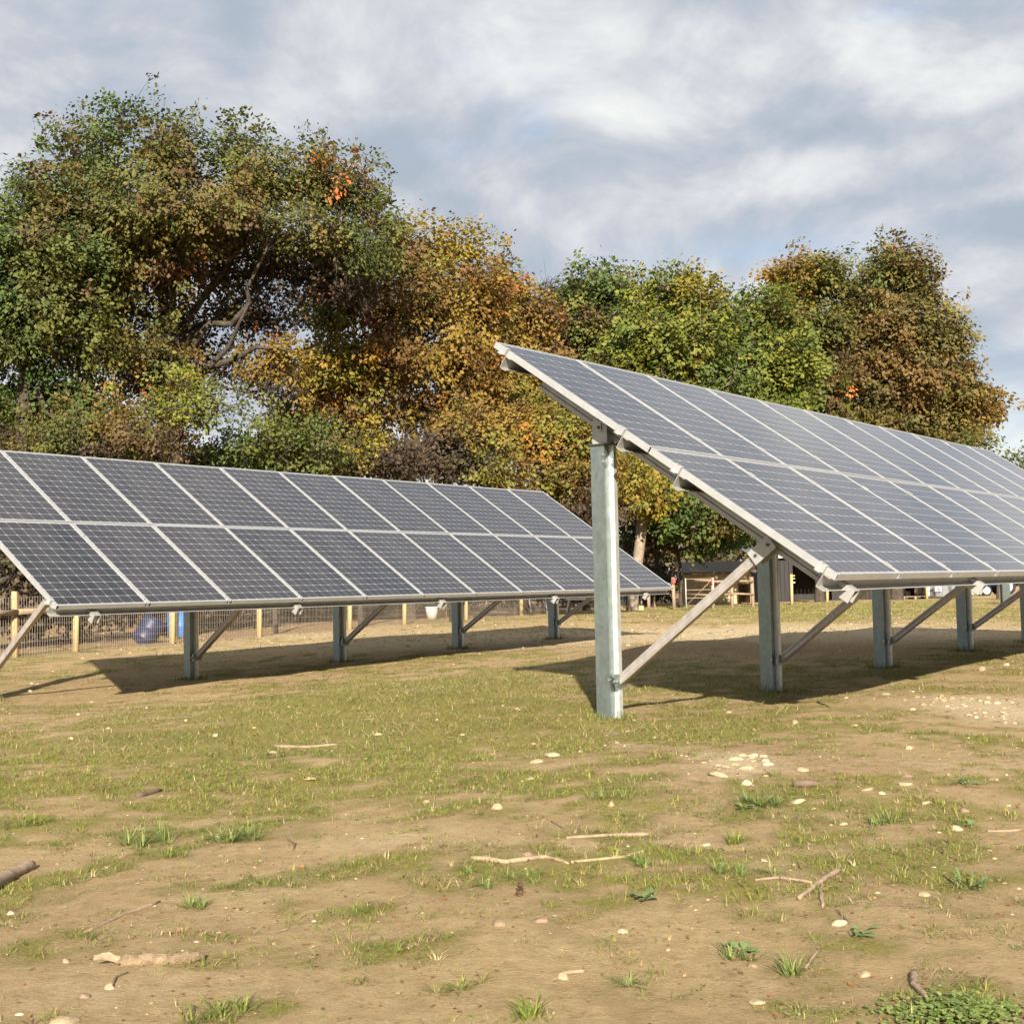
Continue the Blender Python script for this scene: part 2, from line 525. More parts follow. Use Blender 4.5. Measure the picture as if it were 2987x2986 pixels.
# patches seen in the paddock: centre x, y and half sizes in metres, strength
def patch_list(rows):
    out = []
    for cx, cy, rx, ry, amp in rows:
        a = on_ground(cx * S_, cy * S_)
        up, dn = on_ground(cx * S_, (cy - ry * .7) * S_), on_ground(cx * S_, (cy + ry * .7) * S_)
        out.append((a[0], (up[1] + dn[1]) / 2, rx * S_ / FPX * a[1], max(.12, (up[1] - dn[1]) / 1.4), amp))
    return out
GREEN = patch_list([(500, 1390, 430, 55, .75), (650, 1325, 330, 40, .8), (860, 1300, 220, 40, .6), (100, 1455, 160, 45, .6),
                    (600, 1485, 320, 30, .6), (1150, 1370, 260, 35, .5), (1500, 1375, 330, 26, .5), (930, 1440, 240, 50, .55),
                    (1560, 1520, 330, 45, .6), (1120, 1500, 160, 30, .6), (330, 1560, 190, 38, .7), (900, 1660, 330, 45, .55),
                    (1230, 1630, 240, 36, .6), (1180, 1760, 300, 45, .45), (1680, 1610, 220, 40, .5), (600, 1640, 170, 26, .5),
                    (1480, 1700, 260, 50, .45), (1820, 1660, 130, 50, .45), (700, 1790, 160, 30, .45), (450, 1900, 140, 30, .5),
                    (1250, 1850, 180, 35, .4), (1600, 1150, 380, 16, .7), (850, 1245, 300, 14, .45), (1350, 1280, 420, 40, .45),
                    (1850, 1240, 130, 22, .5), (1900, 1400, 90, 18, .5), (150, 1660, 120, 26, .4), (60, 1780, 90, 30, .4),
                    (1750, 1880, 160, 30, .45), (300, 1480, 250, 30, .45), (60, 1560, 110, 25, .5)])
BARE = patch_list([(660, 1590, 170, 24, .6), (250, 1690, 300, 40, .5), (300, 1850, 380, 60, .55), (830, 1830, 260, 40, .4),
                   (1100, 1900, 260, 40, .4), (1450, 1420, 300, 26, .6), (200, 1310, 260, 40, .35), (1000, 1560, 220, 30, .35),
                   (1450, 1850, 180, 50, .3), (1480, 1195, 420, 10, .8), (1830, 1335, 190, 36, .7), (1250, 1590, 200, 20, .4),
                   (1500, 1225, 450, 12, .6), (600, 1195, 520, 26, .3), (560, 1355, 60, 8, .3), (1800, 1450, 200, 22, .4)])
SAND = patch_list([(1520, 1192, 380, 9, 1.0), (1100, 1200, 160, 7, .5), (1880, 1335, 130, 34, .9), (1390, 1440, 90, 30, .65),
                   (1150, 1405, 160, 12, .35), (700, 1590, 150, 18, .3), (250, 1870, 300, 50, .2), (1790, 1440, 160, 16, .25),
                   (1250, 1590, 200, 16, .25), (600, 1200, 500, 22, .35), (870, 1215, 300, 14, .5)])
BROWN = patch_list([(1280, 1405, 260, 24, .6), (1560, 1222, 420, 14, .8), (1030, 1300, 130, 50, .45), (1500, 1450, 300, 22, .4),
                    (1600, 1480, 330, 30, .35), (1050, 1225, 140, 18, .4), (110, 1290, 160, 40, .35), (1750, 1650, 250, 60, .3),
                    (60, 1240, 130, 20, .3), (1600, 1890, 300, 60, .3), (1780, 1300, 200, 10, .5)])
FA, FB = np.array([-7.75, 20.2]), np.array([1.9, 41.5])
def blobs(x, y, L):
    r = 0
    for bx, by, rx, ry, a in L:
        r = r + a * np.exp(-(((x - bx) / rx) ** 2 + ((y - by) / ry) ** 2))
    return r
def masks(x, y):
    n = fbm(x, y, 1.1, 4, 3)
    n2 = fbm(x, y, 4.5, 3, 21)
    g = .345 + .78 * blobs(x, y, GREEN) - .66 * blobs(x, y, BARE) + (n - .5) * 1.2 + (n2 - .5) * 1.9 + (fbm(x, y, 12, 3, 91) - .5) * 1.3
    s = blobs(x, y, SAND) * (1 + (n2 - .5) * 1.2) + (n - .5) * .25
    br = blobs(x, y, BROWN) * (1 + (n2 - .5) * 1.2) + .12 + (n - .5) * .4
    s = s * 1.35
    g = g - .55 * np.clip(s, 0, 1)
    yard = np.clip(((x - FA[0]) * (FB[1] - FA[1]) - (y - FA[1]) * (FB[0] - FA[0])) / -22.0 - .05, 0, 1) * (y > 15)   # leaf-strewn soil beyond the wire fence
    g, s, br = g - .5 * yard, s * (1 - yard), br + .9 * yard
    far = np.clip((y - 24) / 10, 0, 1)
    g = g - far * .05
    return np.clip(g, 0, 1), np.clip(s, 0, 1), np.clip(br, 0, 1)

def axis(segs):
    out = [segs[0][0]]
    for a, b, n in segs:
        out += list(np.linspace(a, b, n + 1)[1:])
    return np.array(out)
gx = axis([(-900, -60, 8), (-60, -14, 23), (-14, -4, 50), (-4, 4, 150), (4, 14, 50), (14, 60, 23), (60, 900, 8)])
gy = axis([(-300, -10, 6), (-10, 2, 20), (2, 8, 150), (8, 14, 80), (14, 30, 100), (30, 60, 50), (60, 120, 12), (120, 1500, 8)])
GX, GY = np.meshgrid(gx, gy)
gz = height(GX.ravel(), GY.ravel())
nx, ny = len(gx), len(gy)
ii = (np.arange(ny - 1)[:, None] * nx + np.arange(nx - 1)[None, :]).ravel()
mg, ms, mb = masks(GX.ravel(), GY.ravel())
ground = link('ground', np_mesh('ground', np.stack([GX.ravel(), GY.ravel(), gz], 1), np.stack([ii, ii + 1, ii + nx + 1, ii + nx], 1), 4, MAT['ground'],
              {'grass': ('FLOAT', mg), 'sand': ('FLOAT', ms), 'brown': ('FLOAT', mb)}, True))
structure(ground)

# ------------------------------------------------------------------ grass
def blades(x, y, length, width, lean, tint, seg2, ang=None):
    """bent blades of grass: 5 vertices near, 3 far"""
    n = len(x)
    z = height(x, y) - .004
    a = rng.random(n) * 2 * math.pi if ang is None else ang
    d = np.stack([np.cos(a), np.sin(a)], 1)
    wv = np.stack([-np.sin(a), np.cos(a)], 1) * (width / 2)[:, None]
    hz = length * np.cos(lean)
    hr = length * np.sin(lean)
    base = np.stack([x, y, z], 1)
    w3 = np.concatenate([wv, np.zeros((n, 1))], 1)
    tip = base + np.concatenate([d * hr[:, None], hz[:, None]], 1)
    if seg2:
        mid = base + np.concatenate([d * (hr * .38)[:, None], (hz * .68)[:, None]], 1)
        V = np.stack([base - w3, base + w3, mid + w3 * .8, mid - w3 * .8, tip], 1).reshape(-1, 3)
        o = np.arange(n)[:, None] * 5
        F = np.concatenate([o + [[0, 1, 2]], o + [[0, 2, 3]], o + [[3, 2, 4]]], 0)
        T = np.repeat(tint, 5, 0)
    else:
        V = np.stack([base - w3, base + w3, tip], 1).reshape(-1, 3)
        o = np.arange(n)[:, None] * 3
        F = o + [[0, 1, 2]]
        T = np.repeat(tint, 3, 0)
    return V, F, np.concatenate([T, np.ones((len(T), 1))], 1)

GREENS = np.array([(.105, .150, .026), (.160, .205, .034), (.215, .235, .044), (.29, .27, .066), (.125, .180, .034)])
STRAWS = np.array([(.38, .28, .14), (.52, .41, .22), (.32, .20, .10), (.44, .36, .16), (.28, .22, .09), (.13, .085, .045), (.16, .11, .06)])
def scatter(n, y0, y1):
    y = np.sqrt(rng.random(n) * (y1 ** 2 - y0 ** 2) + y0 ** 2)
    x = (rng.random(n) - .5) * 2 * (y * .47 + .7)
    return x, y
def make_grass(name, n, y0, y1, l0, l1, w0, w1, seg2, dry, lean0, lean1, thr):
    x, y = scatter(n, y0, y1)
    g, s, br = masks(x, y)
    clump = fbm(x, y, 6.5, 3, 40)
    if dry:
        keep = rng.random(n) < np.clip(.30 + .5 * g + .6 * br - .7 * s + (clump - .5) * 1.6, .04, 1)
    else:
        keep = rng.random(n) < np.clip((g - thr) * 1.35 + (clump - .5) * 3.8, 0, 1)
    x, y, g = x[keep], y[keep], g[keep]
    m = len(x)
    ln = (l0 + (l1 - l0) * rng.random(m) ** 1.6) * (.75 + .5 * g)
    wd = w0 + (w1 - w0) * rng.random(m)
    lean = lean0 + (lean1 - lean0) * rng.random(m)
    pal = STRAWS if dry else GREENS
    hue = np.clip(fbm(x, y, .9, 3, 77) * len(pal) * 1.5 - len(pal) * .25 + rng.normal(0, .9, m), 0, len(pal) - 1).astype(int)
    tint = pal[hue] * (.75 + .5 * rng.random((m, 1)))
    if not dry:
        mix = (rng.random(m) < .27)[:, None]
        tint = np.where(mix, STRAWS[rng.integers(0, 7, m)], tint)
    ang = None
    if seg2 and not dry:                       # near blades grow out of little crowns
        k = rng.integers(5, 14, m)
        sel = rng.random(m) < .13
        x, y, ln, wd, tint, lean = (np.repeat(q[sel], k[sel], 0) for q in (x, y, ln, wd, tint, lean))
        m = len(x)
        ang = rng.random(m) * 2 * math.pi
        rad = np.abs(rng.normal(0, .012, m))
        x, y = x + np.cos(ang) * rad, y + np.sin(ang) * rad
        ang = ang + rng.normal(0, .5, m)
        lean = np.clip(.98 + rad * 26 + rng.normal(0, .22, m), .55, 1.52)
        ln = ln * (.55 + .7 * rng.random(m))
        tint = tint * (.82 + .36 * rng.random((m, 1)))
    V, F, T = blades(x, y, ln, wd, lean, tint, seg2, ang)
    return V, F, T
def join(parts):
    vs, fs, ts, o = [], [], [], 0
    for V, F, T in parts:
        vs.append(V)
        fs.append(F + o)
        ts.append(T)
        o += len(V)
    return np.concatenate(vs), np.concatenate(fs), np.concatenate(ts)
V, F, T = join([make_grass('g', 480000, 2.4, 8, .012, .048, .0013, .0032, True, False, .95, 1.5, .22),
                make_grass('g', 400000, 8, 20, .018, .05, .0035, .0075, False, False, .8, 1.45, .22),
                make_grass('g', 120000, 20, 48, .03, .075, .008, .02, False, False, .3, 1.2, .25)])
o = link('grass', np_mesh('grass', V, F, 3, MAT['grass'], {'tint': ('FLOAT_COLOR', T)}))
o['kind'] = 'stuff'
V, F, T = join([make_grass('d', 190000, 2.4, 8,   .015, .075, .0012, .0028, False, True, 1.25, 1.54, 0),
                make_grass('d', 150000, 8, 24, .04, .11, .003, .007, False, True, 1.1, 1.5, 0)])
o = link('dry_straw', np_mesh('dry_straw', V, F, 3, MAT['grass'], {'tint': ('FLOAT_COLOR', T)}))
o['kind'] = 'stuff'

# a collar of longer grass round the foot of every post
fx0 = []
for cx_, cy_, az_, us in ((1.9743, 7.947, .6475, (.22, 2.78, 5.34, 7.90, 10.46)), (-4.28, 12.2475, .6380, (.36, 3.06, 5.62, 8.18, 10.74))):
    for u_ in us:
        c_, s_ = math.sin(az_), math.cos(az_)
        fx0.append((cx_ + c_ * (u_ + .05) - s_ * 1.85, cy_ + s_ * (u_ + .05) + c_ * 1.85))
fx0 = np.array(fx0)[rng.integers(0, 10, 2600)]
an_ = rng.random(2600) * 2 * math.pi
rd_ = .09 + np.abs(rng.normal(0, .06, 2600))
gx_, gy_ = fx0[:, 0] + np.cos(an_) * rd_, fx0[:, 1] + np.sin(an_) * rd_
V, F, T = blades(gx_, gy_, .03 + .07 * rng.random(2600) ** 2, .004 + .004 * rng.random(2600), .2 + 1.1 * rng.random(2600),
                 np.where(rng.random((2600, 1)) < .4, STRAWS[rng.integers(0, 7, 2600)], GREENS[rng.integers(0, 5, 2600)]), True)
o = link('post_foot_grass', np_mesh('post_foot_grass', V, F, 3, MAT['grass'], {'tint': ('FLOAT_COLOR', T)}))
o['kind'] = 'stuff'

# tiny gravel nobody could count
ICO = None
def ico():
    global ICO
    if ICO is None:
        bm = bmesh.new()
        bmesh.ops.create_icosphere(bm, subdivisions=1, radius=1)
        bm.verts.ensure_lookup_table()
        ICO = (np.array([v.co[:] for v in bm.verts]), np.array([[v.index for v in f.verts] for f in bm.faces]))
        bm.free()
    return ICO
def gravel(name, n, y0, y1, r0, r1):
    x, y = scatter(n, y0, y1)
    g, s, br = masks(x, y)
    k = rng.random(n) < np.clip(.12 + s * 1.1 + .35 * br * (1 - g) + .25 * fbm(x, y, .7, 3, 60), 0, 1)
    x, y = x[k], y[k]
    r = r0 + (r1 - r0) * rng.random(len(x)) ** 3
    iv, jf = ico()
    sc = np.stack([r * (.8 + .6 * rng.random(len(x))), r * (.8 + .5 * rng.random(len(x))), r * (.4 + .3 * rng.random(len(x)))], 1)
    V = np.repeat(np.stack([x, y, height(x, y)], 1), len(iv), 0) + (iv[None] * sc[:, None] * (1 + .25 * (rng.random((len(x), len(iv), 1)) - .5))).reshape(-1, 3)
    F = (jf[None] + np.arange(len(x))[:, None, None] * len(iv)).reshape(-1, 3)
    tint = np.array([(.38, .28, .16), (.48, .39, .26), (.28, .19, .10), (.34, .24, .13)])[rng.integers(0, 4, len(x))] * (.8 + .4 * rng.random((len(x), 1)))
    return V, F, np.concatenate([np.repeat(tint, len(iv), 0), np.ones((len(V), 1))], 1)
MAT['gravel'] = attr_mat('pale_gravel', .9, 0, .15)
def rubble(n, y0, y1, r0, r1):
    V, F, T = gravel('r', n, y0, y1, r0, r1)
    k = len(ico()[0])
    c = V.reshape(-1, k, 3).mean(1)
    keep = masks(c[:, 0], c[:, 1])[1] > .5
    nf = len(ico()[1])
    idx = np.where(keep)[0]
    V = V.reshape(-1, k, 3)[keep].reshape(-1, 3)
    T = T.reshape(-1, k, 4)[keep].reshape(-1, 4)
    F = (ico()[1][None] + np.arange(len(idx))[:, None, None] * k).reshape(-1, 3)
    return V, F, T
V, F, T = join([rubble(9000, 3, 13, .004, .030), gravel('g', 2600, 2.4, 8, .002, .010), gravel('g', 1500, 8, 18, .004, .022), gravel('g', 2000, 18, 34, .010, .035)])
o = link('gravel', np_mesh('gravel', V, F, 3, MAT['gravel'], {'tint': ('FLOAT_COLOR', T)}, True))
o['kind'] = 'stuff'

# fallen leaves and bark flakes, far too many to count
def litter(n, y0, y1, size):
    x, y = scatter(n, y0, y1)
    m = len(x)
    z = height(x, y) + .005
    a = rng.random(m) * 6.28
    L = size * (.6 + .8 * rng.random(m))
    dx = np.stack([np.cos(a), np.sin(a), (rng.random(m) - .3) * .5], 1) * (L / 2)[:, None]
    dy = np.stack([-np.sin(a), np.cos(a), (rng.random(m) - .5) * .6], 1) * (L * .3)[:, None]
    c = np.stack([x, y, z], 1)
    V = np.stack([c - dx, c + dy, c + dx, c - dy], 1).reshape(-1, 3)
    o_ = np.arange(m)[:, None] * 4
    F = np.concatenate([o_ + [[0, 1, 2]], o_ + [[0, 2, 3]]], 0)
    pal = np.array([(.30, .17, .075), (.40, .26, .13), (.22, .12, .06), (.36, .14, .05), (.45, .36, .24)])
    tint = pal[rng.integers(0, 5, m)] * (.7 + .5 * rng.random((m, 1)))
    return V, F, np.concatenate([np.repeat(tint, 4, 0), np.ones((4 * m, 1))], 1)
V, F, T = join([litter(5200, 2.4, 8, .014), litter(3000, 8, 22, .03), litter(3600, 22, 50, .08)])
o = link('leaf_litter', np_mesh('leaf_litter', V, F, 3, MAT['grass'], {'tint': ('FLOAT_COLOR', T)}))
o['kind'] = 'stuff'

# ------------------------------------------------------------------ solar arrays
PW, PL, GAP, FT = 1.046, 1.559, .012, .046
PITCH_U = PW + GAP
SLOPE = 2 * PL + GAP
PURLIN_V = (.109, 1.308, 1.827, 3.02)

def laminate_mesh():
    z = FT - .004
    e = .014
    me = bpy.data.meshes.new('laminate')
    me.from_pydata([(e, e, z), (PW - e, e, z), (PW - e, PL - e, z), (e, PL - e, z),
                    (e, e, z - .006), (PW - e, e, z - .006), (PW - e, PL - e, z - .006), (e, PL - e, z - .006)], [],
                   [(0, 1, 2, 3), (7, 6, 5, 4), (0, 4, 5, 1), (1, 5, 6, 2), (2, 6, 7, 3), (3, 7, 4, 0)])
    uv = me.uv_layers.new(name='UVMap')
    m = .026
    for lp in me.loops:
        c = me.vertices[lp.vertex_index].co
        uv.data[lp.index].uv = ((c.x - m) / (PW - 2 * m) * 8, (c.y - m) / (PL - 2 * m) * 12)
    me.materials.append(MAT['laminate'])
    return me
def frame_mesh():
    mb = MB()
    lip = .0145
    prof = [(0, 0), (.028, 0), (.028, .003), (.003, .003), (.003, FT - .007), (lip, FT - .007), (lip, FT), (0, FT)]
    # long sides run the whole length, short sides butt between them
    mb.sweep(prof, (0, 0, 0), (0, PL, 0), (1, 0, 0))
    mb.sweep([(-a, c) for a, c in prof], (PW, 0, 0), (PW, PL, 0), (1, 0, 0))
    for y, s in ((0, 1), (PL, -1)):
        v0 = [(s * a, c) for a, c in prof]
        mb.sweep([(a, -c) for a, c in v0], (.0285, y, 0), (PW - .0285, y, 0), (0, 1, 0))
    # fix orientation of the vertical axis: y of the sweep frame is +-z
    me = mb.mesh('frame', MAT['alu'])
    for v in me.vertices:
        v.co.z = abs(v.co.z)
    return me
LAM, FRM = laminate_mesh(), frame_mesh()
_jb = MB().box(.42, .60, 1.30, 1.42, .008, .036)
JB = _jb.mesh('junction_box', MAT['steel_dark'])

def solar_array(label, az, tilt, corner, posts):
    cz = corner[2] + EYE
    gz0 = H(corner[0], corner[1])
    root = empty('solar_array', (corner[0], corner[1], gz0), math.pi / 2 - az)
    tag(root, label, 'solar array', 'ground mounted solar arrays')
    z0 = cz - gz0
    ct, st = math.cos(tilt), math.sin(tilt)
    def P(u, v, off=0.0):
        return (u, v * ct - off * st, z0 + v * st + off * ct)
    def ground_at(u, b):
        p = root.matrix_basis @ Vector((u, b, 0))
        return H(p.x, p.y) - gz0
    first = None
    for k in range(11):
        for r in range(2):
            loc = P(k * PITCH_U, r * (PL + GAP), -FT)
            if first is None:
                pn = link('solar_panel', LAM, root)
                fr = link('frame', FRM, pn)
                jb = link('junction_box', JB, pn)
                first = (pn, fr, jb)
            else:
                pn = first[0].copy()
                COL.objects.link(pn)
                for q in first[1:]:
                    c = q.copy()
                    COL.objects.link(c)
                    c.parent = pn
            pn.parent = root
            pn.location = loc
            pn.rotation_euler = (tilt + random.gauss(0, .0012), random.gauss(0, .0012), 0)
    # purlins: lipped channels along the row
    W = 11 * PITCH_U - GAP
    vdir, ndir = Vector((0, ct, st)), Vector((0, -st, ct))
    d, fl, tk = .092, .055, .004
    zp = [(0, 0), (0, fl), (-tk, fl), (-tk, tk), (-d + tk, tk), (-d + tk, fl), (-d * .78, fl + .022), (-d * .80, fl + .026), (-d, fl + .002), (-d, 0)]
    for v in PURLIN_V:
        MB().sweep(zp, P(-.012, v - .03, -FT - .002), P(W + .012, v - .03, -FT - .002), ndir).build('purlin', MAT['alu_dull'], root)
    # clamps along both ends and between the panels
    for u in (0.0, W):
        s = -1 if u == 0 else 1
        for v in PURLIN_V:
            mb = MB()
            a, b_ = P(u + s * .014, v - .03, -.02), P(u + s * .014, v + .03, -.02)
            mb.bar(a, b_, .05, .026, ndir)
            a, b_ = P(u - s * .002, v - .03, .004), P(u - s * .002, v + .03, .004)
            mb.bar(a, b_, .006, .034, ndir)
            mb.bar(P(u + s * .03, v - .02, -.045), P(u + s * .03, v + .02, -.045), .006, .05, ndir)
            cl = mb.build('end_clamp', MAT['alu'], root)
            MB().tube(P(u + s * .016, v, .002), P(u + s * .016, v, .016), .007, 6).build('bolt', MAT['bolt'], cl)
    mb0 = None
    for k in range(1, 11):
        for v in PURLIN_V:
            if mb0 is None:
                mb0 = MB().box(-.015, .015, -.03, .03, .0015, .0055).mesh('mid_clamp', MAT['alu'])
            c = link('mid_clamp', mb0, root, P(k * PITCH_U - GAP / 2, v))
            c.rotation_euler = (tilt, 0, 0)
    # posts, brackets, rafters, braces
    gb = .107
    # formed post: broad face, side web, and a turned out rear lip
    pp = [(0, .078), (0, -.037), (.060, -.037), (.060, -.0365), (.064, -.0365), (.064, -.033), (.004, -.033), (.004, .074), (.060, .074), (.060, .078)]
    lipp = [(.060, -.0372), (.060, -.078), (.100, -.078), (.100, -.075), (.064, -.075), (.064, -.0372)]
    for u in posts:
        bw = 1.85
        g = ground_at(u, bw)
        top = z0 + .955
        pr = pp
        po = MB().sweep(pr, (u, bw, g - .25), (u, bw, top), (1, 0, 0)).build('post', MAT['galv'], root)
        MB().sweep(lipp, (u, bw, g - .25), (u, bw, top), (1, 0, 0)).build('post_lip', MAT['zinc_bright'], po)
        for zz in (top - .07, top - .12, g + .275):
            mb = MB()
            mb.tube((u - .014, bw - .035, zz), (u + .012, bw - .035, zz), .011, 6)
            mb.build('bolt', MAT['bolt'], po)
        cp = MB().box(u - .02, u + .13, bw - .10, bw + .10, top + .001, top + .009).build('cap_plate', MAT['steel_dark'], root)
        # bracket: two rounded cheeks standing on the cap
        br = []
        for a in np.linspace(0, math.pi, 9):
            br.append((.062 * math.cos(a), .14 + .062 * math.sin(a)))
        br = [(.062, 0)] + br + [(-.062, 0)]
        bk = MB()
        for du in (.004, .092):
            b0 = len(bk.v)
            n_ = len(br)
            for uu in (u + du, u + du + .006):
                for yy, z_ in br:
                    bk.v.append((uu, bw + yy, top + .0095 + z_))
            bk.f.append(tuple(b0 + i for i in range(n_)))
            bk.f.append(tuple(b0 + n_ + i for i in reversed(range(n_))))
            for i in range(n_):
                j = (i + 1) % n_
                bk.f.append((b0 + i, b0 + j, b0 + n_ + j, b0 + n_ + i))
        bo = bk.build('tilt_bracket', MAT['alu_dull'], root)
        MB().tube((u - .010, bw, top + .125), (u + .003, bw, top + .125), .014, 6).build('bolt', MAT['steel_dark'], bo)
        MB().bar((u - .001, bw, top + .095), (u - .001, bw, top + .155), .04, .008, (0, 1, 0)).build('washer', MAT['alu'], bo)
        # rafter: ribbed box beam under the purlins
        rt = -FT - .050
        rp = [(0, -.035), (0, .035), (-.028, .035), (-.036, .027), (-.052, .027), (-.060, .035), (-.088, .035), (-.088, -.035),
              (-.060, -.035), (-.052, -.027), (-.036, -.027), (-.028, -.035)]
        MB().sweep(rp, P(u + .10, -.02, rt), P(u + .10, 2.80, rt), ndir).build('rafter', MAT['alu_dull'], root)
        MB().sweep([(0.003, -.039), (0.003, .039), (-.092, .039), (-.092, .035), (-.003, .035), (-.003, -.035), (-.092, -.035), (-.092, -.039)], P(u + .10, -.05, rt), P(u + .10, .03, rt), ndir).build('rafter_end_cap', MAT['alu_dull'], root)
        # diagonal brace from post foot up to the lower rafter
        foot = Vector((u + .055, bw - .092, g + .27))
        tp = Vector(P(u + .055, .60, rt - .105))
        dr = (tp - foot).normalized()
        prof = [(-.03, -.032), (.03, -.032), (.03, .032), (.012, .032), (.012, .022), (-.012, .022), (-.012, .032), (-.03, .032)]
        prof = [(a, c) for a, c in [(-.031, -.026), (.031, -.026), (.031, .026), (.019, .031), (.007, .026), (-.007, .026), (-.019, .031), (-.031, .026)]]
        MB().sweep([(a, -c) for a, c in prof], foot, tp, (0, -dr.z, dr.y)).build('brace', MAT['galv_brace'], root)
        fb = MB().box(u - .004, u + .118, bw - .105, bw - .0775, g + .225, g + .315).build('brace_foot', MAT['galv'], root)
        MB().tube((u - .03, bw - .092, g + .268), (u + .145, bw - .092, g + .268), .010, 6).build('bolt', MAT['bolt'], fb)
        gu = MB()
        for du in (-.001, .104):
            gu.bar(tp - dr * .10 + Vector((du - .05, 0, 0)), tp + dr * .085 + Vector((du - .05, 0, 0)), .10, .006, (0, -dr.z, dr.y))
        go = gu.build('gusset_plate', MAT['alu_dull'], root)
        for q in (-.06, .05):
            pt = tp + dr * q
            MB().tube(pt + Vector((-.065, 0, 0)), pt + Vector((-.045, 0, 0)), .011, 6).build('bolt', MAT['steel_dark'], go)
    # string cable along the upper purlin
    pts = [P(.1 + i * .11, 2.10 + .03 * math.sin(i * 1.1) + .02 * random.random(), -FT - .03 - .03 * abs(math.sin(i * .9))) for i in range(100)]
    MB().path(pts, [.006] * len(pts), 4).build('cable', MAT['steel_dark'], root)
    return root

solar_array('nearer solar array with its tall galvanised end post standing in the middle of the grass', .6475, .5979, (1.9743, 7.947, .0219), (.22, 2.78, 5.34, 7.90, 10.46))
solar_array('farther solar array before the wire fence, its left end cut off', .6380, .5899, (-4.28, 12.2475, -.1057), (.36, 3.06, 5.62, 8.18, 10.74))

# ------------------------------------------------------------------ trees
PALS = {
    'green': [((.056, .092, .022), 4), ((.082, .120, .028), 4), ((.125, .148, .034), 2), ((.13, .100, .03), .5)],
    'olive': [((.085, .108, .024), 4), ((.125, .132, .027), 4), ((.155, .132, .030), 2), ((.125, .082, .03), 1.2), ((.42, .13, .035), .12)],
    'oak': [((.080, .100, .024), 4.5), ((.120, .118, .026), 4), ((.150, .108, .028), 2.2), ((.105, .062, .027), 1.6), ((.42, .14, .035), .14)],
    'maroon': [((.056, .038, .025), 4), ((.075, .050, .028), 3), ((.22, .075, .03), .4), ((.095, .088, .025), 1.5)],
    'rust': [((.205, .122, .026), 4), ((.235, .158, .028), 4), ((.155, .090, .026), 3), ((.38, .13, .03), .4), ((.165, .155, .028), 2)],
    'gold': [((.28, .205, .024), 3), ((.21, .175, .024), 4), ((.29, .155, .026), .8), ((.15, .15, .026), 2.5)],
    'lime': [((.120, .148, .022), 4), ((.175, .180, .025), 3), ((.085, .118, .022), 3), ((.23, .19, .028), .8)],
    'grove': [((.095, .115, .022), 4), ((.130, .138, .026), 3), ((.075, .098, .022), 3), ((.155, .128, .028), .8)],
    'brown': [((.070, .048, .027), 4), ((.095, .063, .036), 3), ((.050, .038, .025), 3), ((.080, .072, .029), 1)],
}

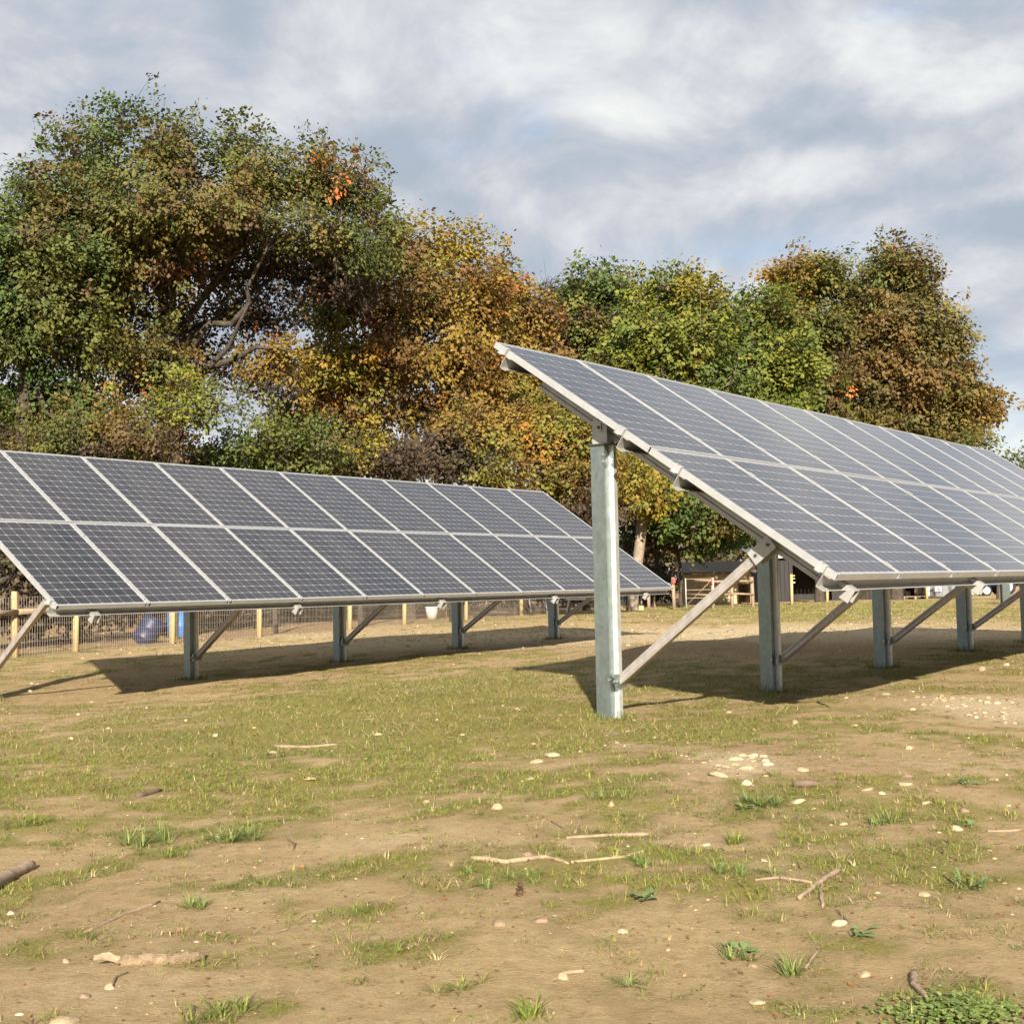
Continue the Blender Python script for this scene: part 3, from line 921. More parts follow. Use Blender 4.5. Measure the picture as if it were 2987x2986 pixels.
def tree(name, label, cat, Y, lobes, foot, trunk_r, pal_default, n_clump, per, leaf, spread, limbs=(), bark='bark', group=None, min_d=.37, crown=True, seed=0, twig=True, axis_lobe=None, gappy=.43):
    """foot: photo pixel column of the trunk; lobes: (px, py, rx, ry, dy, depth, palette, weight) in 1932 px units of the photograph"""
    R = np.random.default_rng(100 + seed)
    base = at(foot * S_, 1700, Y)
    base[2] = H(base[0], base[1])
    root = empty(name, base.tolist())
    tag(root, label, cat, group)
    # clump centres
    C, CP, OUT = [], [], []
    wts = np.array([l[2] * l[3] * (l[7] if len(l) > 7 else 1) for l in lobes])
    cnt = np.maximum(3, (n_clump * wts / wts.sum()).astype(int))
    for l, k in zip(lobes, cnt):
        c = at(l[0] * S_, l[1] * S_, Y + l[4])
        rx, rz, ry = (max(.42 * q, q - 1.25 * spread) for q in (l[2] * S_ / FPX * (Y + l[4]), l[3] * S_ / FPX * (Y + l[4]), l[5]))
        got = 0
        for _ in range(k * 12):
            v = R.normal(size=3)
            v *= R.random() ** (1 / 2.6) / np.linalg.norm(v)
            p = c + v * [rx, ry, rz]
            if p[2] < base[2] + .35:
                continue
            if v @ v > .5 and R.random() < .3:          # sprigs reaching out of the crown
                p = p + v * [.25, .2, .12] + [0, 0, .12 * R.random()]
            elif fbm(p[0:1] * 1.0 + p[1] * .8, p[2:3] + p[1] * .5, .55, 2, 31 + seed)[0] < gappy:
                continue
            if C and min(((np.array(C[-160:]) - p) ** 2).sum(1)) < (min_d * .8) ** 2:
                continue
            C.append(p)
            OUT.append(bool(v @ v > .45 and v[2] > .1))
            CP.append(l[6] if len(l) > 6 and l[6] else pal_default)
            got += 1
            if got >= k:
                break
    C, OUT = np.array(C), np.array(OUT)
    # skeleton
    nodes, par = [base - [0, 0, .3]], [-1]
    top = C[:, 2].max()
    ax = C.mean(0) if axis_lobe is None else at(axis_lobe[0] * S_, axis_lobe[1] * S_, Y)
    ht = (top - base[2]) * .82
    k = max(6, int(ht / .55))
    for i in range(1, k + 1):
        f = i / k
        p = base * (1 - f) + np.array([ax[0] * .7 + base[0] * .3, ax[1] * .7 + base[1] * .3, base[2] + ht]) * f
        p = p + [math.sin(f * 5 + seed) * .12 * f * 2, math.cos(f * 4 + seed) * .1, 0]
        p[2] = base[2] + ht * f
        nodes.append(p)
        par.append(len(nodes) - 2)
    limbn = []
    for limb in limbs:
        prev = None
        first_ = len(nodes)
        for (lx, ly, dy) in limb:
            p = at(lx * S_, ly * S_, Y + dy)
            if prev is None:
                prev = int(np.argmin(((np.array(nodes) - p) ** 2).sum(1)))
                a = nodes[prev]
            a = np.array(nodes[prev])
            m = max(1, int(np.linalg.norm(p - a) / .5))
            for q in range(1, m + 1):
                nodes.append(a + (p - a) * q / m + R.normal(0, .03, 3))
                par.append(prev)
                prev = len(nodes) - 1
        limbn += [(i, (i - first_) / max(1, len(nodes) - first_)) for i in range(first_, len(nodes))]
    order = np.argsort(np.hypot(C[:, 0] - ax[0], C[:, 1] - ax[1]) + .25 * np.abs(C[:, 2] - ax[2]))
    NB = np.zeros((len(nodes) + 5 * len(C) + 10, 3))
    NB[:len(nodes)] = nodes
    nn = len(nodes)
    tips = []
    zmin = base[2] + .18 * ht
    for ci in order:
        c = C[ci]
        d = NB[:nn] - c
        dist = np.sqrt((d ** 2).sum(1)) + np.maximum(0, d[:, 2] + .25) * 1.1 + (NB[:nn, 2] < zmin) * 3
        j = int(np.argmin(dist))
        a = NB[j]
        L = np.linalg.norm(c - a)
        m = int(np.clip(L / .45, 1, 4))
        up = np.array([0, 0, .18 * L])
        pj = j
        for q in range(1, m + 1):
            f = q / m
            p = a + (c - a) * f + up * math.sin(f * math.pi) + (R.normal(0, .05 * L, 3) if q < m else 0)
            NB[nn] = p
            par.append(pj)
            pj = nn
            nn += 1
        tips.append((pj, ci))
    NB = NB[:nn]
    par = np.array(par)
    rad = np.zeros(nn)
    tipset = np.zeros(nn, bool)
    for tpi, _ in tips:
        tipset[tpi] = True
    rr = np.where(tipset, .009 ** 2.2, 0.0)
    for i in range(nn - 1, 0, -1):
        if rr[i] == 0:
            rr[i] = .006 ** 2.2
        rr[par[i]] += rr[i]
    rad = rr ** (1 / 2.2)
    rad = rad * (.35 + .65 * np.minimum(1, rad / rad.max() * 1.2)) * trunk_r / (rad.max()) + .004
    for i, f in limbn:
        rad[i] = max(rad[i], trunk_r * (.34 - .26 * f))
    rad[0] *= 1.25
    E0, E1 = par[1:], np.arange(1, nn)
    P0, P1, r0, r1 = NB[E0], NB[E1], rad[E0], rad[E1]
    r0 = np.minimum(r0, r1 * 1.7)
    # twigs at the clumps
    sub = 6
    el = np.repeat(np.where(OUT, 1.12, .72)[:, None] * [0, 0, 1] + np.where(OUT, .78, 1.0)[:, None] * [1, 1, 0], sub, 0)
    sc_c = np.repeat(C, sub, 0) + R.normal(0, 1, (len(C) * sub, 3)) * spread * el
    if twig:
        P0 = np.concatenate([P0, np.repeat(C, sub, 0)])
        P1 = np.concatenate([P1, sc_c])
        r0 = np.concatenate([r0, np.full(len(sc_c), .008)])
        r1 = np.concatenate([r1, np.full(len(sc_c), .003)])
    VV, FF, off = [], [], 0
    for lo, hi, ns in ((.06, 9, 8), (.022, .06, 5), (0, .022, 3)):
        k_ = (r0 >= lo) & (r0 < hi)
        if not k_.any():
            continue
        a, b, ra, rb = P0[k_], P1[k_], r0[k_], r1[k_]
        z = b - a
        z /= np.linalg.norm(z, axis=1, keepdims=True) + 1e-9
        x = np.cross(z, np.where(np.abs(z[:, 2:3]) > .9, [[1., 0, 0]], [[0, 0, 1.]]))
        x /= np.linalg.norm(x, axis=1, keepdims=True)
        y = np.cross(z, x)
        b = b + z * (ra * .25)[:, None]
        ang = np.arange(ns) * 2 * math.pi / ns
        ring = x[:, None] * np.cos(ang)[None, :, None] + y[:, None] * np.sin(ang)[None, :, None]
        v = np.concatenate([a[:, None] + ring * ra[:, None, None], b[:, None] + ring * rb[:, None, None]], 1)
        i_ = np.arange(ns)
        j_ = (i_ + 1) % ns
        f = np.stack([i_, j_, j_ + ns, i_ + ns], 1)
        FF.append((f[None] + np.arange(len(a))[:, None, None] * 2 * ns).reshape(-1, 4) + off)
        VV.append(v.reshape(-1, 3))
        off += len(VV[-1])
    link('trunk', np_mesh('trunk', np.concatenate(VV) - base, np.concatenate(FF), 4, MAT[bark], None, True), root)
    if not crown:
        return root
    # leaves
    nl = len(sc_c) * max(1, per // sub)
    src = np.repeat(np.arange(len(sc_c)), max(1, per // sub))
    thin = np.array([c_ == 'maroon' for c_ in CP])[src // sub]
    src = src[~thin | (R.random(nl) < .5)]
    nl = len(src)
    lp = sc_c[src] + R.normal(0, 1, (nl, 3)) * [spread * .42, spread * .42, spread * .36]
    out = lp - np.repeat(C, sub, 0)[src]
    axd = out / (np.linalg.norm(out, axis=1, keepdims=True) + 1e-6) + R.normal(0, .7, (nl, 3)) + [0, 0, -.35]
    axd /= np.linalg.norm(axd, axis=1, keepdims=True)
    # leaves of one spray face much the same way
    cen = C.mean(0)
    face = (sc_c - cen) / (np.linalg.norm(sc_c - cen, axis=1, keepdims=True) + 1e-6) * .7 + R.normal(0, .55, sc_c.shape) + [0, -.15, .55]
    face /= np.linalg.norm(face, axis=1, keepdims=True)
    axd = axd - face[src] * (axd * face[src]).sum(1, keepdims=True) * .7
    axd /= np.linalg.norm(axd, axis=1, keepdims=True)
    sd = np.cross(axd, face[src] + R.normal(0, .38, (nl, 3)))
    sd /= np.linalg.norm(sd, axis=1, keepdims=True) + 1e-9
    nr = np.cross(axd, sd)
    ll = leaf * .9 * (.6 + .8 * R.random(nl))[:, None]
    v0 = lp
    v1 = lp + axd * ll * .5 + sd * ll * .36 + nr * ll * .08
    v2 = lp + axd * ll
    v3 = lp + axd * ll * .5 - sd * ll * .36 + nr * ll * .08
    V = np.stack([v0, v1, v2, v3], 1).reshape(-1, 3) - base
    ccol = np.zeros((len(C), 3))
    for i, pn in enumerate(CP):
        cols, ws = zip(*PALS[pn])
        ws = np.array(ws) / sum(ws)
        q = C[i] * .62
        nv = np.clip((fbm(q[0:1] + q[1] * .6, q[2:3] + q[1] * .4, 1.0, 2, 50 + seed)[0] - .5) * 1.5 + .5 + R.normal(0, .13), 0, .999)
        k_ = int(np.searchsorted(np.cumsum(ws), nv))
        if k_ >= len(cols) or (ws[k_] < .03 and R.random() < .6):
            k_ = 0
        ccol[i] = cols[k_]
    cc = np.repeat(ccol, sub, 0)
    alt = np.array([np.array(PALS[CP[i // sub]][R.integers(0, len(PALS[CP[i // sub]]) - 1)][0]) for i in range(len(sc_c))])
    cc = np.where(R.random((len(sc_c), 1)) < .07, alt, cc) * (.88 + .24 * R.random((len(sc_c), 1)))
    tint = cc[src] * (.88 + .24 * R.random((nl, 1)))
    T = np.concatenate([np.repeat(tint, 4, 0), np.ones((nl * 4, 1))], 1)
    co = link('crown', np_mesh('crown', V, np.arange(nl * 4).reshape(-1, 4), 4, MAT['leaf'], {'tint': ('FLOAT_COLOR', T)}), root)
    co['kind'] = 'stuff'
    return root

# big oak with the dark open middle
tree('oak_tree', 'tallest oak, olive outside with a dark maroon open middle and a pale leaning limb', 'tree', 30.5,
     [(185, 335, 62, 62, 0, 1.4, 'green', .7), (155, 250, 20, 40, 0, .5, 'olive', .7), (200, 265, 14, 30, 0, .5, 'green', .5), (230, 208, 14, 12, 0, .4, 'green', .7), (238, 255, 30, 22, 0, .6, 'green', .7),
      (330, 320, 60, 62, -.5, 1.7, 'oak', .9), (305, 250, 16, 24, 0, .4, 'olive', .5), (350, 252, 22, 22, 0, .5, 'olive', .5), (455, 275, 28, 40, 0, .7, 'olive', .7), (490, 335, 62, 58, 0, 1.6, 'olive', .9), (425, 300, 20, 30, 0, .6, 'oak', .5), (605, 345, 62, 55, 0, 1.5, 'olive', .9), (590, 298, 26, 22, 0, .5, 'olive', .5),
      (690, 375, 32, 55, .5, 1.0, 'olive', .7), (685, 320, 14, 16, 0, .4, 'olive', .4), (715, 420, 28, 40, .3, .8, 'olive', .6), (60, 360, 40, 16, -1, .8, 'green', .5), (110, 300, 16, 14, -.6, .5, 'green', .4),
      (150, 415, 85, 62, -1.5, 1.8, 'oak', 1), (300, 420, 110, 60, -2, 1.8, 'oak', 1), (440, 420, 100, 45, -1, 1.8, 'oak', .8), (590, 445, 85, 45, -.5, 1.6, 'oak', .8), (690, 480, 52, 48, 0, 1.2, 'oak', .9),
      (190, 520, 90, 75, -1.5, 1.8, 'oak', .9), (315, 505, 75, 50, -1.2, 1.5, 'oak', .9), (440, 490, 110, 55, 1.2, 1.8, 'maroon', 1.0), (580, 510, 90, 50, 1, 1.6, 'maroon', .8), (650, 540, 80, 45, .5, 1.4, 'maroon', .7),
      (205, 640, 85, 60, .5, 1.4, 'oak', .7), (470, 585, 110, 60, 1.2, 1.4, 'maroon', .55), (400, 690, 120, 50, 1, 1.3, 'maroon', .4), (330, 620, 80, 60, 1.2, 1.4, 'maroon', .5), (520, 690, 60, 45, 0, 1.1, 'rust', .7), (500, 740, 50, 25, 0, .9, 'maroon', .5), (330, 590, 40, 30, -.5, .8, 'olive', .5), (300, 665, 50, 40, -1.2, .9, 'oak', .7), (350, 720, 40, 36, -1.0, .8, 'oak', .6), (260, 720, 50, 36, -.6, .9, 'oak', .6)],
     320, .26, 'oak', 900, 132, .108, .28,
     limbs=[[(325, 690, 0), (400, 610, -.3), (440, 610, -.4), (470, 575, -.8), (465, 545, -1), (505, 470, -1.2), (540, 420, -1)],
            [(330, 650, 0), (420, 590, .5), (480, 550, .6), (560, 490, .8)], [(320, 760, 0), (390, 690, -.5), (430, 655, -.8), (465, 575, -1)],
            [(318, 600, 0), (270, 480, .2), (230, 340, .2), (230, 215, 0)], [(320, 600, 0), (250, 590, -.4), (150, 560, -.6)],
            [(320, 560, 0), (330, 420, 0), (350, 300, 0)], [(330, 640, 0), (440, 480, .2), (480, 330, 0)], [(400, 690, 0), (480, 655, -.4), (540, 660, -.6)]],
     axis_lobe=(325, 350), seed=1)
tree('oak_tree', 'dark green oak on the far left, its slim trunk cut by the solar array below', 'tree', 27.5,
     [(10, 470, 95, 70, 0, 1.6, 'green', 1), (65, 400, 60, 55, 0, 1.2, 'green', 1), (40, 365, 28, 28, 0, .6, 'green', .7), (90, 350, 25, 20, 0, .6, 'olive', .7), (110, 470, 70, 70, -.5, 1.4, 'green', 1), (-30, 560, 110, 90, 0, 2, 'green', 1), (110, 580, 80, 80, 0, 1.6, 'olive', .9),
      (20, 650, 90, 70, 0, 1.6, 'olive', .8), (170, 650, 60, 60, .4, 1.3, 'olive', .8), (-10, 750, 80, 60, .8, 1.5, 'green', .9), (110, 740, 80, 60, .8, 1.4, 'green', .9), (170, 790, 70, 50, .8, 1.2, 'oak', .9)],
     60, .16, 'green', 330, 138, .11, .28, limbs=[[(60, 690, 0), (20, 600, 0), (-20, 520, 0)], [(75, 740, 0), (140, 640, 0), (190, 610, 0)], [(65, 620, 0), (70, 480, 0), (50, 380, 0)], [(90, 780, -.2), (170, 800, -.3)]], seed=2)
# rust and gold trees in the middle
tree('maple_tree', 'golden brown tree with many thin stems right of the tallest oak', 'tree', 35,
     [(760, 480, 60, 55, 0, 1.5, 'rust', 1), (850, 475, 60, 50, .5, 1.4, 'gold', .8), (690, 560, 90, 70, 0, 1.8, 'rust', 1), (810, 560, 100, 75, -.5, 2, 'rust', 1), (900, 560, 70, 65, .5, 1.6, 'rust', 1),
      (620, 590, 55, 60, -.8, 1.2, 'lime', .8), (650, 680, 85, 60, -1, 1.6, 'gold', 1), (770, 680, 110, 75, -.5, 2, 'rust', 1), (890, 690, 90, 75, 0, 2, 'rust', 1), (720, 770, 90, 50, 0, 1.6, 'rust', .8), (600, 740, 60, 60, 0, 1.4, 'rust', .8), (560, 790, 60, 40, .6, 1.2, 'oak', .8), (860, 790, 100, 60, .4, 1.8, 'rust', .8)],
     775, .13, 'rust', 430, 138, .125, .32, limbs=[[(785, 850, 0), (740, 700, 0), (690, 560, 0)], [(780, 800, 0), (830, 650, 0), (860, 480, 0)], [(790, 850, .2), (880, 720, .3), (920, 600, .3)]], seed=3)
tree('maple_tree', 'rusty orange rounded tree left of the bare thin branches', 'tree', 39,
     [(950, 570, 50, 55, 0, 1.4, 'rust', 1), (1000, 600, 50, 60, 0, 1.4, 'rust', 1), (940, 660, 80, 70, 0, 1.8, 'rust', 1), (1010, 690, 50, 60, 0, 1.4, 'rust', 1), (960, 780, 90, 70, -.6, 1.8, 'gold', 1), (1040, 800, 70, 70, -.6, 1.6, 'rust', .9), (945, 525, 12, 16, 0, .4, 'olive', .5)],
     985, .13, 'rust', 260, 138, .135, .33, seed=4)
tree('bare_tree', 'nearly leafless tree with thin grey twigs poking above the treetops', 'tree', 43,
     [(1030, 545, 32, 34, 0, 1, 'brown', 1), (1035, 600, 40, 50, 0, 1.2, 'brown', 1)], 1035, .09, 'brown', 60, 6, .10, .30, seed=5, bark='bark', crown=False, min_d=.25)
tree('maple_tree', 'dull green tree with a reddish lower side, right of the bare twigs', 'tree', 45,
     [(1110, 555, 60, 42, 0, 1.6, 'green', 1), (1160, 555, 35, 38, 0, 1.2, 'olive', 1), (1090, 620, 60, 60, 0, 1.8, 'olive', 1), (1150, 625, 50, 50, 0, 1.6, 'maroon', .9), (1110, 700, 70, 60, 0, 1.6, 'olive', .9), (1130, 790, 70, 60, 0, 1.6, 'brown', .8)],
     1105, .12, 'olive', 230, 130, .155, .36, seed=6)
tree('maple_tree', 'bright yellow green tree rising right behind the top edge of the nearer array', 'tree', 42,
     [(1240, 560, 58, 45, 0, 1.5, 'lime', 1), (1300, 560, 48, 45, 0, 1.4, 'gold', .7), (1210, 640, 60, 65, -.5, 1.6, 'lime', 1), (1290, 650, 80, 70, -.8, 1.8, 'lime', 1), (1350, 610, 40, 50, .5, 1.2, 'lime', 1),
      (1230, 740, 75, 60, -.5, 1.8, 'lime', 1), (1340, 730, 80, 60, -.5, 1.8, 'lime', 1), (1180, 690, 35, 45, -.5, 1.2, 'lime', .9), (1260, 860, 110, 70, 0, 1.8, 'green', .9), (1200, 930, 70, 60, -.6, 1.5, 'gold', .8), (1330, 960, 110, 65, 0, 1.8, 'green', .9)],
     1190, .17, 'lime', 440, 126, .16, .36, bark='bark_pale', limbs=[[(1190, 960, 0), (1220, 800, 0), (1250, 620, 0)], [(1192, 940, 0), (1300, 780, 0), (1320, 600, 0)]], seed=7)
tree('maple_tree', 'low green and yellow tree between the yellow green tree and the tall right oak', 'tree', 45,
     [(1410, 600, 42, 45, 0, 1.4, 'green', 1), (1460, 590, 40, 40, 0, 1.3, 'lime', 1), (1420, 680, 70, 60, -.5, 1.7, 'lime', 1), (1490, 690, 55, 60, -.5, 1.6, 'lime', 1), (1450, 780, 80, 60, 0, 1.7, 'lime', 1), (1400, 900, 90, 80, 0, 1.8, 'green', .8)],
     1440, .13, 'lime', 250, 126, .165, .38, seed=8)
tree('oak_tree', 'brown olive oak with a golden left shoulder, left half of the right hand pair', 'tree', 50,
     [(1490, 520, 38, 32, 0, 1.3, 'rust', 1), (1550, 530, 48, 48, 0, 1.6, 'olive', 1), (1480, 590, 40, 50, 0, 1.5, 'gold', .8), (1540, 630, 70, 60, 0, 2, 'oak', 1), (1540, 730, 70, 60, 0, 2, 'oak', 1), (1560, 820, 60, 50, 0, 2, 'oak', .9)],
     1545, .18, 'olive', 270, 132, .165, .38, seed=9)
PALS['tan'] = [((.135, .120, .030), 4), ((.175, .135, .034), 3), ((.105, .092, .028), 3), ((.165, .100, .032), 1.5)]
tree('oak_tree', 'broad brown olive oak standing alone against the sky at the right end', 'tree', 51,
     [(1680, 510, 55, 45, 0, 1.8, 'olive', 1), (1730, 540, 45, 55, 0, 1.6, 'tan', 1), (1630, 570, 50, 60, 0, 1.8, 'olive', 1), (1690, 620, 90, 70, -.5, 2.4, 'tan', 1), (1770, 640, 55, 60, 0, 1.8, 'tan', 1), (1630, 700, 80, 70, -.5, 2.2, 'tan', 1),
      (1740, 720, 85, 65, -.5, 2.2, 'tan', 1), (1800, 740, 50, 55, 0, 1.6, 'rust', 1), (1660, 790, 80, 60, 0, 2, 'tan', .8), (1770, 790, 75, 35, 0, 2, 'tan', .9), (1850, 770, 42, 26, 0, 1.2, 'rust', 1), (1820, 815, 40, 22, 0, 1.2, 'rust', .8), (1770, 840, 60, 25, 0, 1.6, 'tan', .7)],
     1690, .24, 'tan', 520, 132, .165, .38, limbs=[[(1690, 800, 0), (1740, 700, 0), (1750, 560, 0)], [(1690, 780, 0), (1640, 660, 0), (1640, 560, 0)], [(1690, 840, 0), (1800, 800, 0), (1880, 790, 0)]], seed=10)
# lower storey
SHR = [
    (26.5, 330, [(335, 772, 74, 32, 0, 1.1, 'lime', .8), (300, 835, 70, 30, 0, 1.2, 'oak', .8), (400, 770, 36, 26, 0, .8, 'grove', .8)], 'bright yellow green sapling spreading low in front of the tallest oak', 330, 100, .085),
    (27, 150, [(120, 840, 110, 36, 0, 1.3, 'oak', 1), (200, 865, 80, 30, 0, 1.2, 'brown', 1), (215, 800, 45, 30, 0, .8, 'rust', .6)], 'olive and brown bush behind the far left of the farther array', 150, 130, .09),
    (28, 520, [(530, 840, 70, 34, 0, 1.2, 'grove', 1), (455, 860, 60, 28, 0, 1.1, 'green', 1), (595, 855, 50, 36, 0, 1.2, 'olive', .9)], 'fresh green bush behind the middle of the farther array top edge', 520, 110, .09),
    (30, 690, [(685, 850, 46, 32, 0, 1.2, 'gold', .8), (620, 885, 60, 34, 0, 1.2, 'brown', 1), (745, 880, 50, 40, 0, 1.2, 'brown', 1)], 'yellow bush beside a brown thicket behind the farther array', 680, 110, .10),
    (32, 850, [(850, 870, 80, 46, 0, 1.4, 'brown', 1), (930, 890, 60, 45, 0, 1.4, 'rust', 1), (880, 820, 60, 40, 0, 1.4, 'rust', .8)], 'brownish thicket behind the right half of the farther array', 850, 130, .11),
    (34, 1040, [(1010, 830, 80, 55, 0, 1.5, 'gold', 1), (1060, 900, 70, 55, 0, 1.4, 'rust', 1), (980, 800, 50, 40, 0, 1.2, 'rust', 1), (1100, 830, 50, 60, 0, 1.4, 'gold', 1), (1110, 960, 60, 60, 0, 1.4, 'brown', 1), (1190, 900, 40, 40, 0, 1.2, 'gold', 1)], 'orange and gold bush left of the tall end post', 1040, 180, .115),
    (44, 1280, [(1250, 985, 90, 50, 0, 1.6, 'green', 1), (1350, 1000, 80, 50, 0, 1.6, 'green', 1), (1215, 1035, 50, 26, 0, 1.2, 'brown', .7)], 'dark green bush under the nearer array beside the paddock gate', 1280, 150, .14),
    (47, 1870, [(1850, 838, 22, 10, 0, 1, 'olive', 1), (1915, 880, 30, 14, 0, 1, 'olive', 1), (1880, 930, 50, 50, 0, 1.4, 'olive', 1)], 'small olive bush peeping over the right end of the nearer array', 1880, 60, .14),
    (37, 120, [(50, 840, 140, 60, 0, 1.6, 'brown', 1), (200, 850, 110, 50, 0, 1.6, 'green', 1), (290, 890, 110, 30, 0, 1.4, 'brown', .8)], 'dark brown thicket far behind the trunks on the left', 120, 230, .13),
    (38, 520, [(440, 880, 140, 34, 0, 1.4, 'brown', 1), (620, 850, 120, 60, 0, 1.6, 'brown', 1)], 'dark brown thicket far behind the fresh green bush', 520, 220, .13),
]
for i, (Y, ft, lb, lab, fx, nc, lf) in enumerate(SHR):
    tree('bush', lab, 'bush', Y, lb, fx, .05, 'olive', nc, 120, lf, .27, seed=20 + i, group='bushes under the autumn trees')
# brown scrub low behind the wire fence
SCRUB = ['brown scrub at the left picture edge left of the fence post with the rail', 'brown scrub behind the fence post that carries the rail end',
         'brown scrub just left of the leaning navy barrel', 'brown scrub right of the bright blue barrel', 'brown scrub behind the second whole steel post of the farther array',
         'brown scrub left of the pale grey bucket', 'brown scrub behind the tan plywood crate', 'brown scrub behind the long low grey table',
         'brown scrub behind the white sawhorse and tall end post', 'brown scrub behind the pale metal pipe gate']
for i, (Y, px, rx, h) in enumerate(((23.5, -20, 80, 50), (26, 130, 90, 48), (28.5, 290, 100, 44), (32, 430, 90, 42), (36, 560, 90, 40), (39, 680, 80, 38), (43, 800, 80, 36), (47, 930, 90, 36), (50, 1060, 90, 40), (53, 1180, 90, 44))):
    tree('scrub_bush', SCRUB[i], 'bush', Y,
         [(px, 1148 - (Y - 23) * .8, rx, 40, 0, .9, 'brown', 1), (px + 30, 1105 - (Y - 23) * .5, rx * .8, 40, .4, .9, 'brown', 1)], px, .03, 'brown', 190, 84, .13, .25, seed=40 + i, group='brown scrub behind the wire fence')

# far woodland that closes the horizon
V_, T_ = [], []
nf = 26000
fx_ = (rng.random(nf) - .5) * 190
fy_ = 95 + rng.random(nf) * 10
fz_ = .2 + rng.random(nf) ** .8 * (3.2 + 2.6 * fbm(fx_, fx_ * 0, .09, 3, 5))
s_ = .42
d1 = rng.normal(0, 1, (nf, 3))
d1 /= np.linalg.norm(d1, axis=1, keepdims=True)
d2 = np.cross(d1, rng.normal(0, 1, (nf, 3)))
d2 /= np.linalg.norm(d2, axis=1, keepdims=True)
c_ = np.stack([fx_, fy_, fz_], 1)
V = np.stack([c_ - d1 * s_, c_ + d2 * s_ * .6, c_ + d1 * s_, c_ - d2 * s_ * .6], 1).reshape(-1, 3)
tt = np.array([(.07, .08, .03), (.12, .09, .04), (.09, .06, .035), (.14, .12, .04)])[rng.integers(0, 4, nf)]
o = link('far_woodland', np_mesh('far_woodland', V, np.arange(nf * 4).reshape(-1, 4), 4, MAT['leaf'], {'tint': ('FLOAT_COLOR', np.concatenate([np.repeat(tt, 4, 0), np.ones((nf * 4, 1))], 1))}))
o['kind'] = 'stuff'

# ------------------------------------------------------------------ wire fence
def on_fence(px):
    d = CAMR.T @ np.array([(px - PCX) / FPX, (1800 - PCY) / FPX, 1.0])
    # intersect ray direction (x = k y) with the fence line
    k = d[0] / d[1]
    e = FB - FA
    s = (k * FA[1] - FA[0]) / (e[0] - k * e[1])
    return FA + e * s
root = empty('wire_fence', (FA[0], FA[1], H(*FA)))
tag(root, 'welded wire fence on round pine posts running behind the farther array', 'fence')
fo = np.array([FA[0], FA[1], H(*FA)])
pcols = [-190, -75, 45, 220, 502, 755, 1019, 1179, 1360, 1522, 1661]
fp = []
for i, px in enumerate(pcols):
    q = on_fence(px)
    g = H(q[0], q[1])
    hh = 1.06 + random.uniform(-.05, .06)
    fp.append((q[0], q[1], g))
    r = .055 if i > 2 else .05
    b = np.array([q[0], q[1], g]) - fo
    lean = Vector((random.uniform(-.02, .02), random.uniform(-.02, .02), hh))
    MB().tube(b - [0, 0, .25], Vector(b.tolist()) + lean, r, 10, r * .93).build('post', MAT['post'], root, True)
# top rail on the left bays, welded wire between the posts
for i in range(3):
    a, b = Vector(fp[i]) - Vector(fo.tolist()), Vector(fp[i + 1]) - Vector(fo.tolist())
    MB().tube(a + Vector((.05, -.06, .70)), b + Vector((.05, -.06, .70)), .048, 8, .042).build('rail', MAT['post_old'], root, True)
for i in range(len(fp) - 1):
    a, b = np.array(fp[i]) - fo, np.array(fp[i + 1]) - fo
    L = np.linalg.norm((b - a)[:2])
    n = int(L / .052)
    mb = MB()
    off = np.array([.0, -.062, 0])
    for k in range(n + 1):
        p = a + (b - a) * k / n + off
        p[2] = H(p[0] + fo[0], p[1] + fo[1]) - fo[2]
        wob = np.array([math.sin(k * .7 + i) * .004, math.sin(k * .31 + i * 2) * .012, 0])
        mb.tube(p, p + wob + [0, 0, .93], .0028, 3)
    for hz in (.02, .12, .22, .34, .48, .62, .77, .92):
        pts = []
        for k in range(9):
            p = a + (b - a) * k / 8 + off
            p[2] = H(p[0] + fo[0], p[1] + fo[1]) - fo[2] + hz + .008 * math.sin(k * 2.1 + i)
            pts.append(p)
        mb.path(pts, [.0028] * 9, 3)
    w_ = mb.build('wire_mesh', MAT['wire'], root)
    w_['kind'] = 'stuff'

# ------------------------------------------------------------------ yard behind the arrays
def ground_pt(px, Y):
    p = at(px, 1700, Y)
    p[2] = H(p[0], p[1])
    return p
def px_m(w, Y):
    return w / FPX * Y

# round post-and-rail paddock fence and gate
root = empty('rail_fence', ground_pt(1965, 43).tolist())
tag(root, 'low paddock fence of old wooden posts and pole rails right of the tall end post', 'fence')
bo = Vector(root.location)
rp = []
for px, Y, hh in ((1891, 45, .85), (1965, 42.5, 1.05), (1984, 45, 1.2), (2078, 43, 1.0), (2134, 43.2, .95), (2195, 43.5, 1.0)):
    p = Vector(ground_pt(px, Y).tolist()) - bo
    rp.append((p, hh))
    MB().tube(p - Vector((0, 0, .2)), p + Vector((random.uniform(-.02, .02), 0, hh)), .062, 8, .056).build('post', MAT['post_old'], root, True)
for (a, ha), (b, hb) in zip(rp[2:], rp[3:]):
    MB().tube(a + Vector((0, -.07, min(ha, hb) - .08)), b + Vector((0, -.07, min(ha, hb) - .10)), .04, 7).build('rail', MAT['post_old'], root, True)
    MB().tube(a + Vector((0, -.07, .45)), b + Vector((0, -.07, .42)), .035, 7).build('rail', MAT['post_old'], root, True)
for a in (rp[1], rp[3]):
    mb = MB()
    mb.box(a[0].x - .05, a[0].x + .05, a[0].y - .13, a[0].y - .065, a[1] - .22, a[1] - .06)
    mb.build('gate_insulator', MAT['red'], root, bevel=.01)

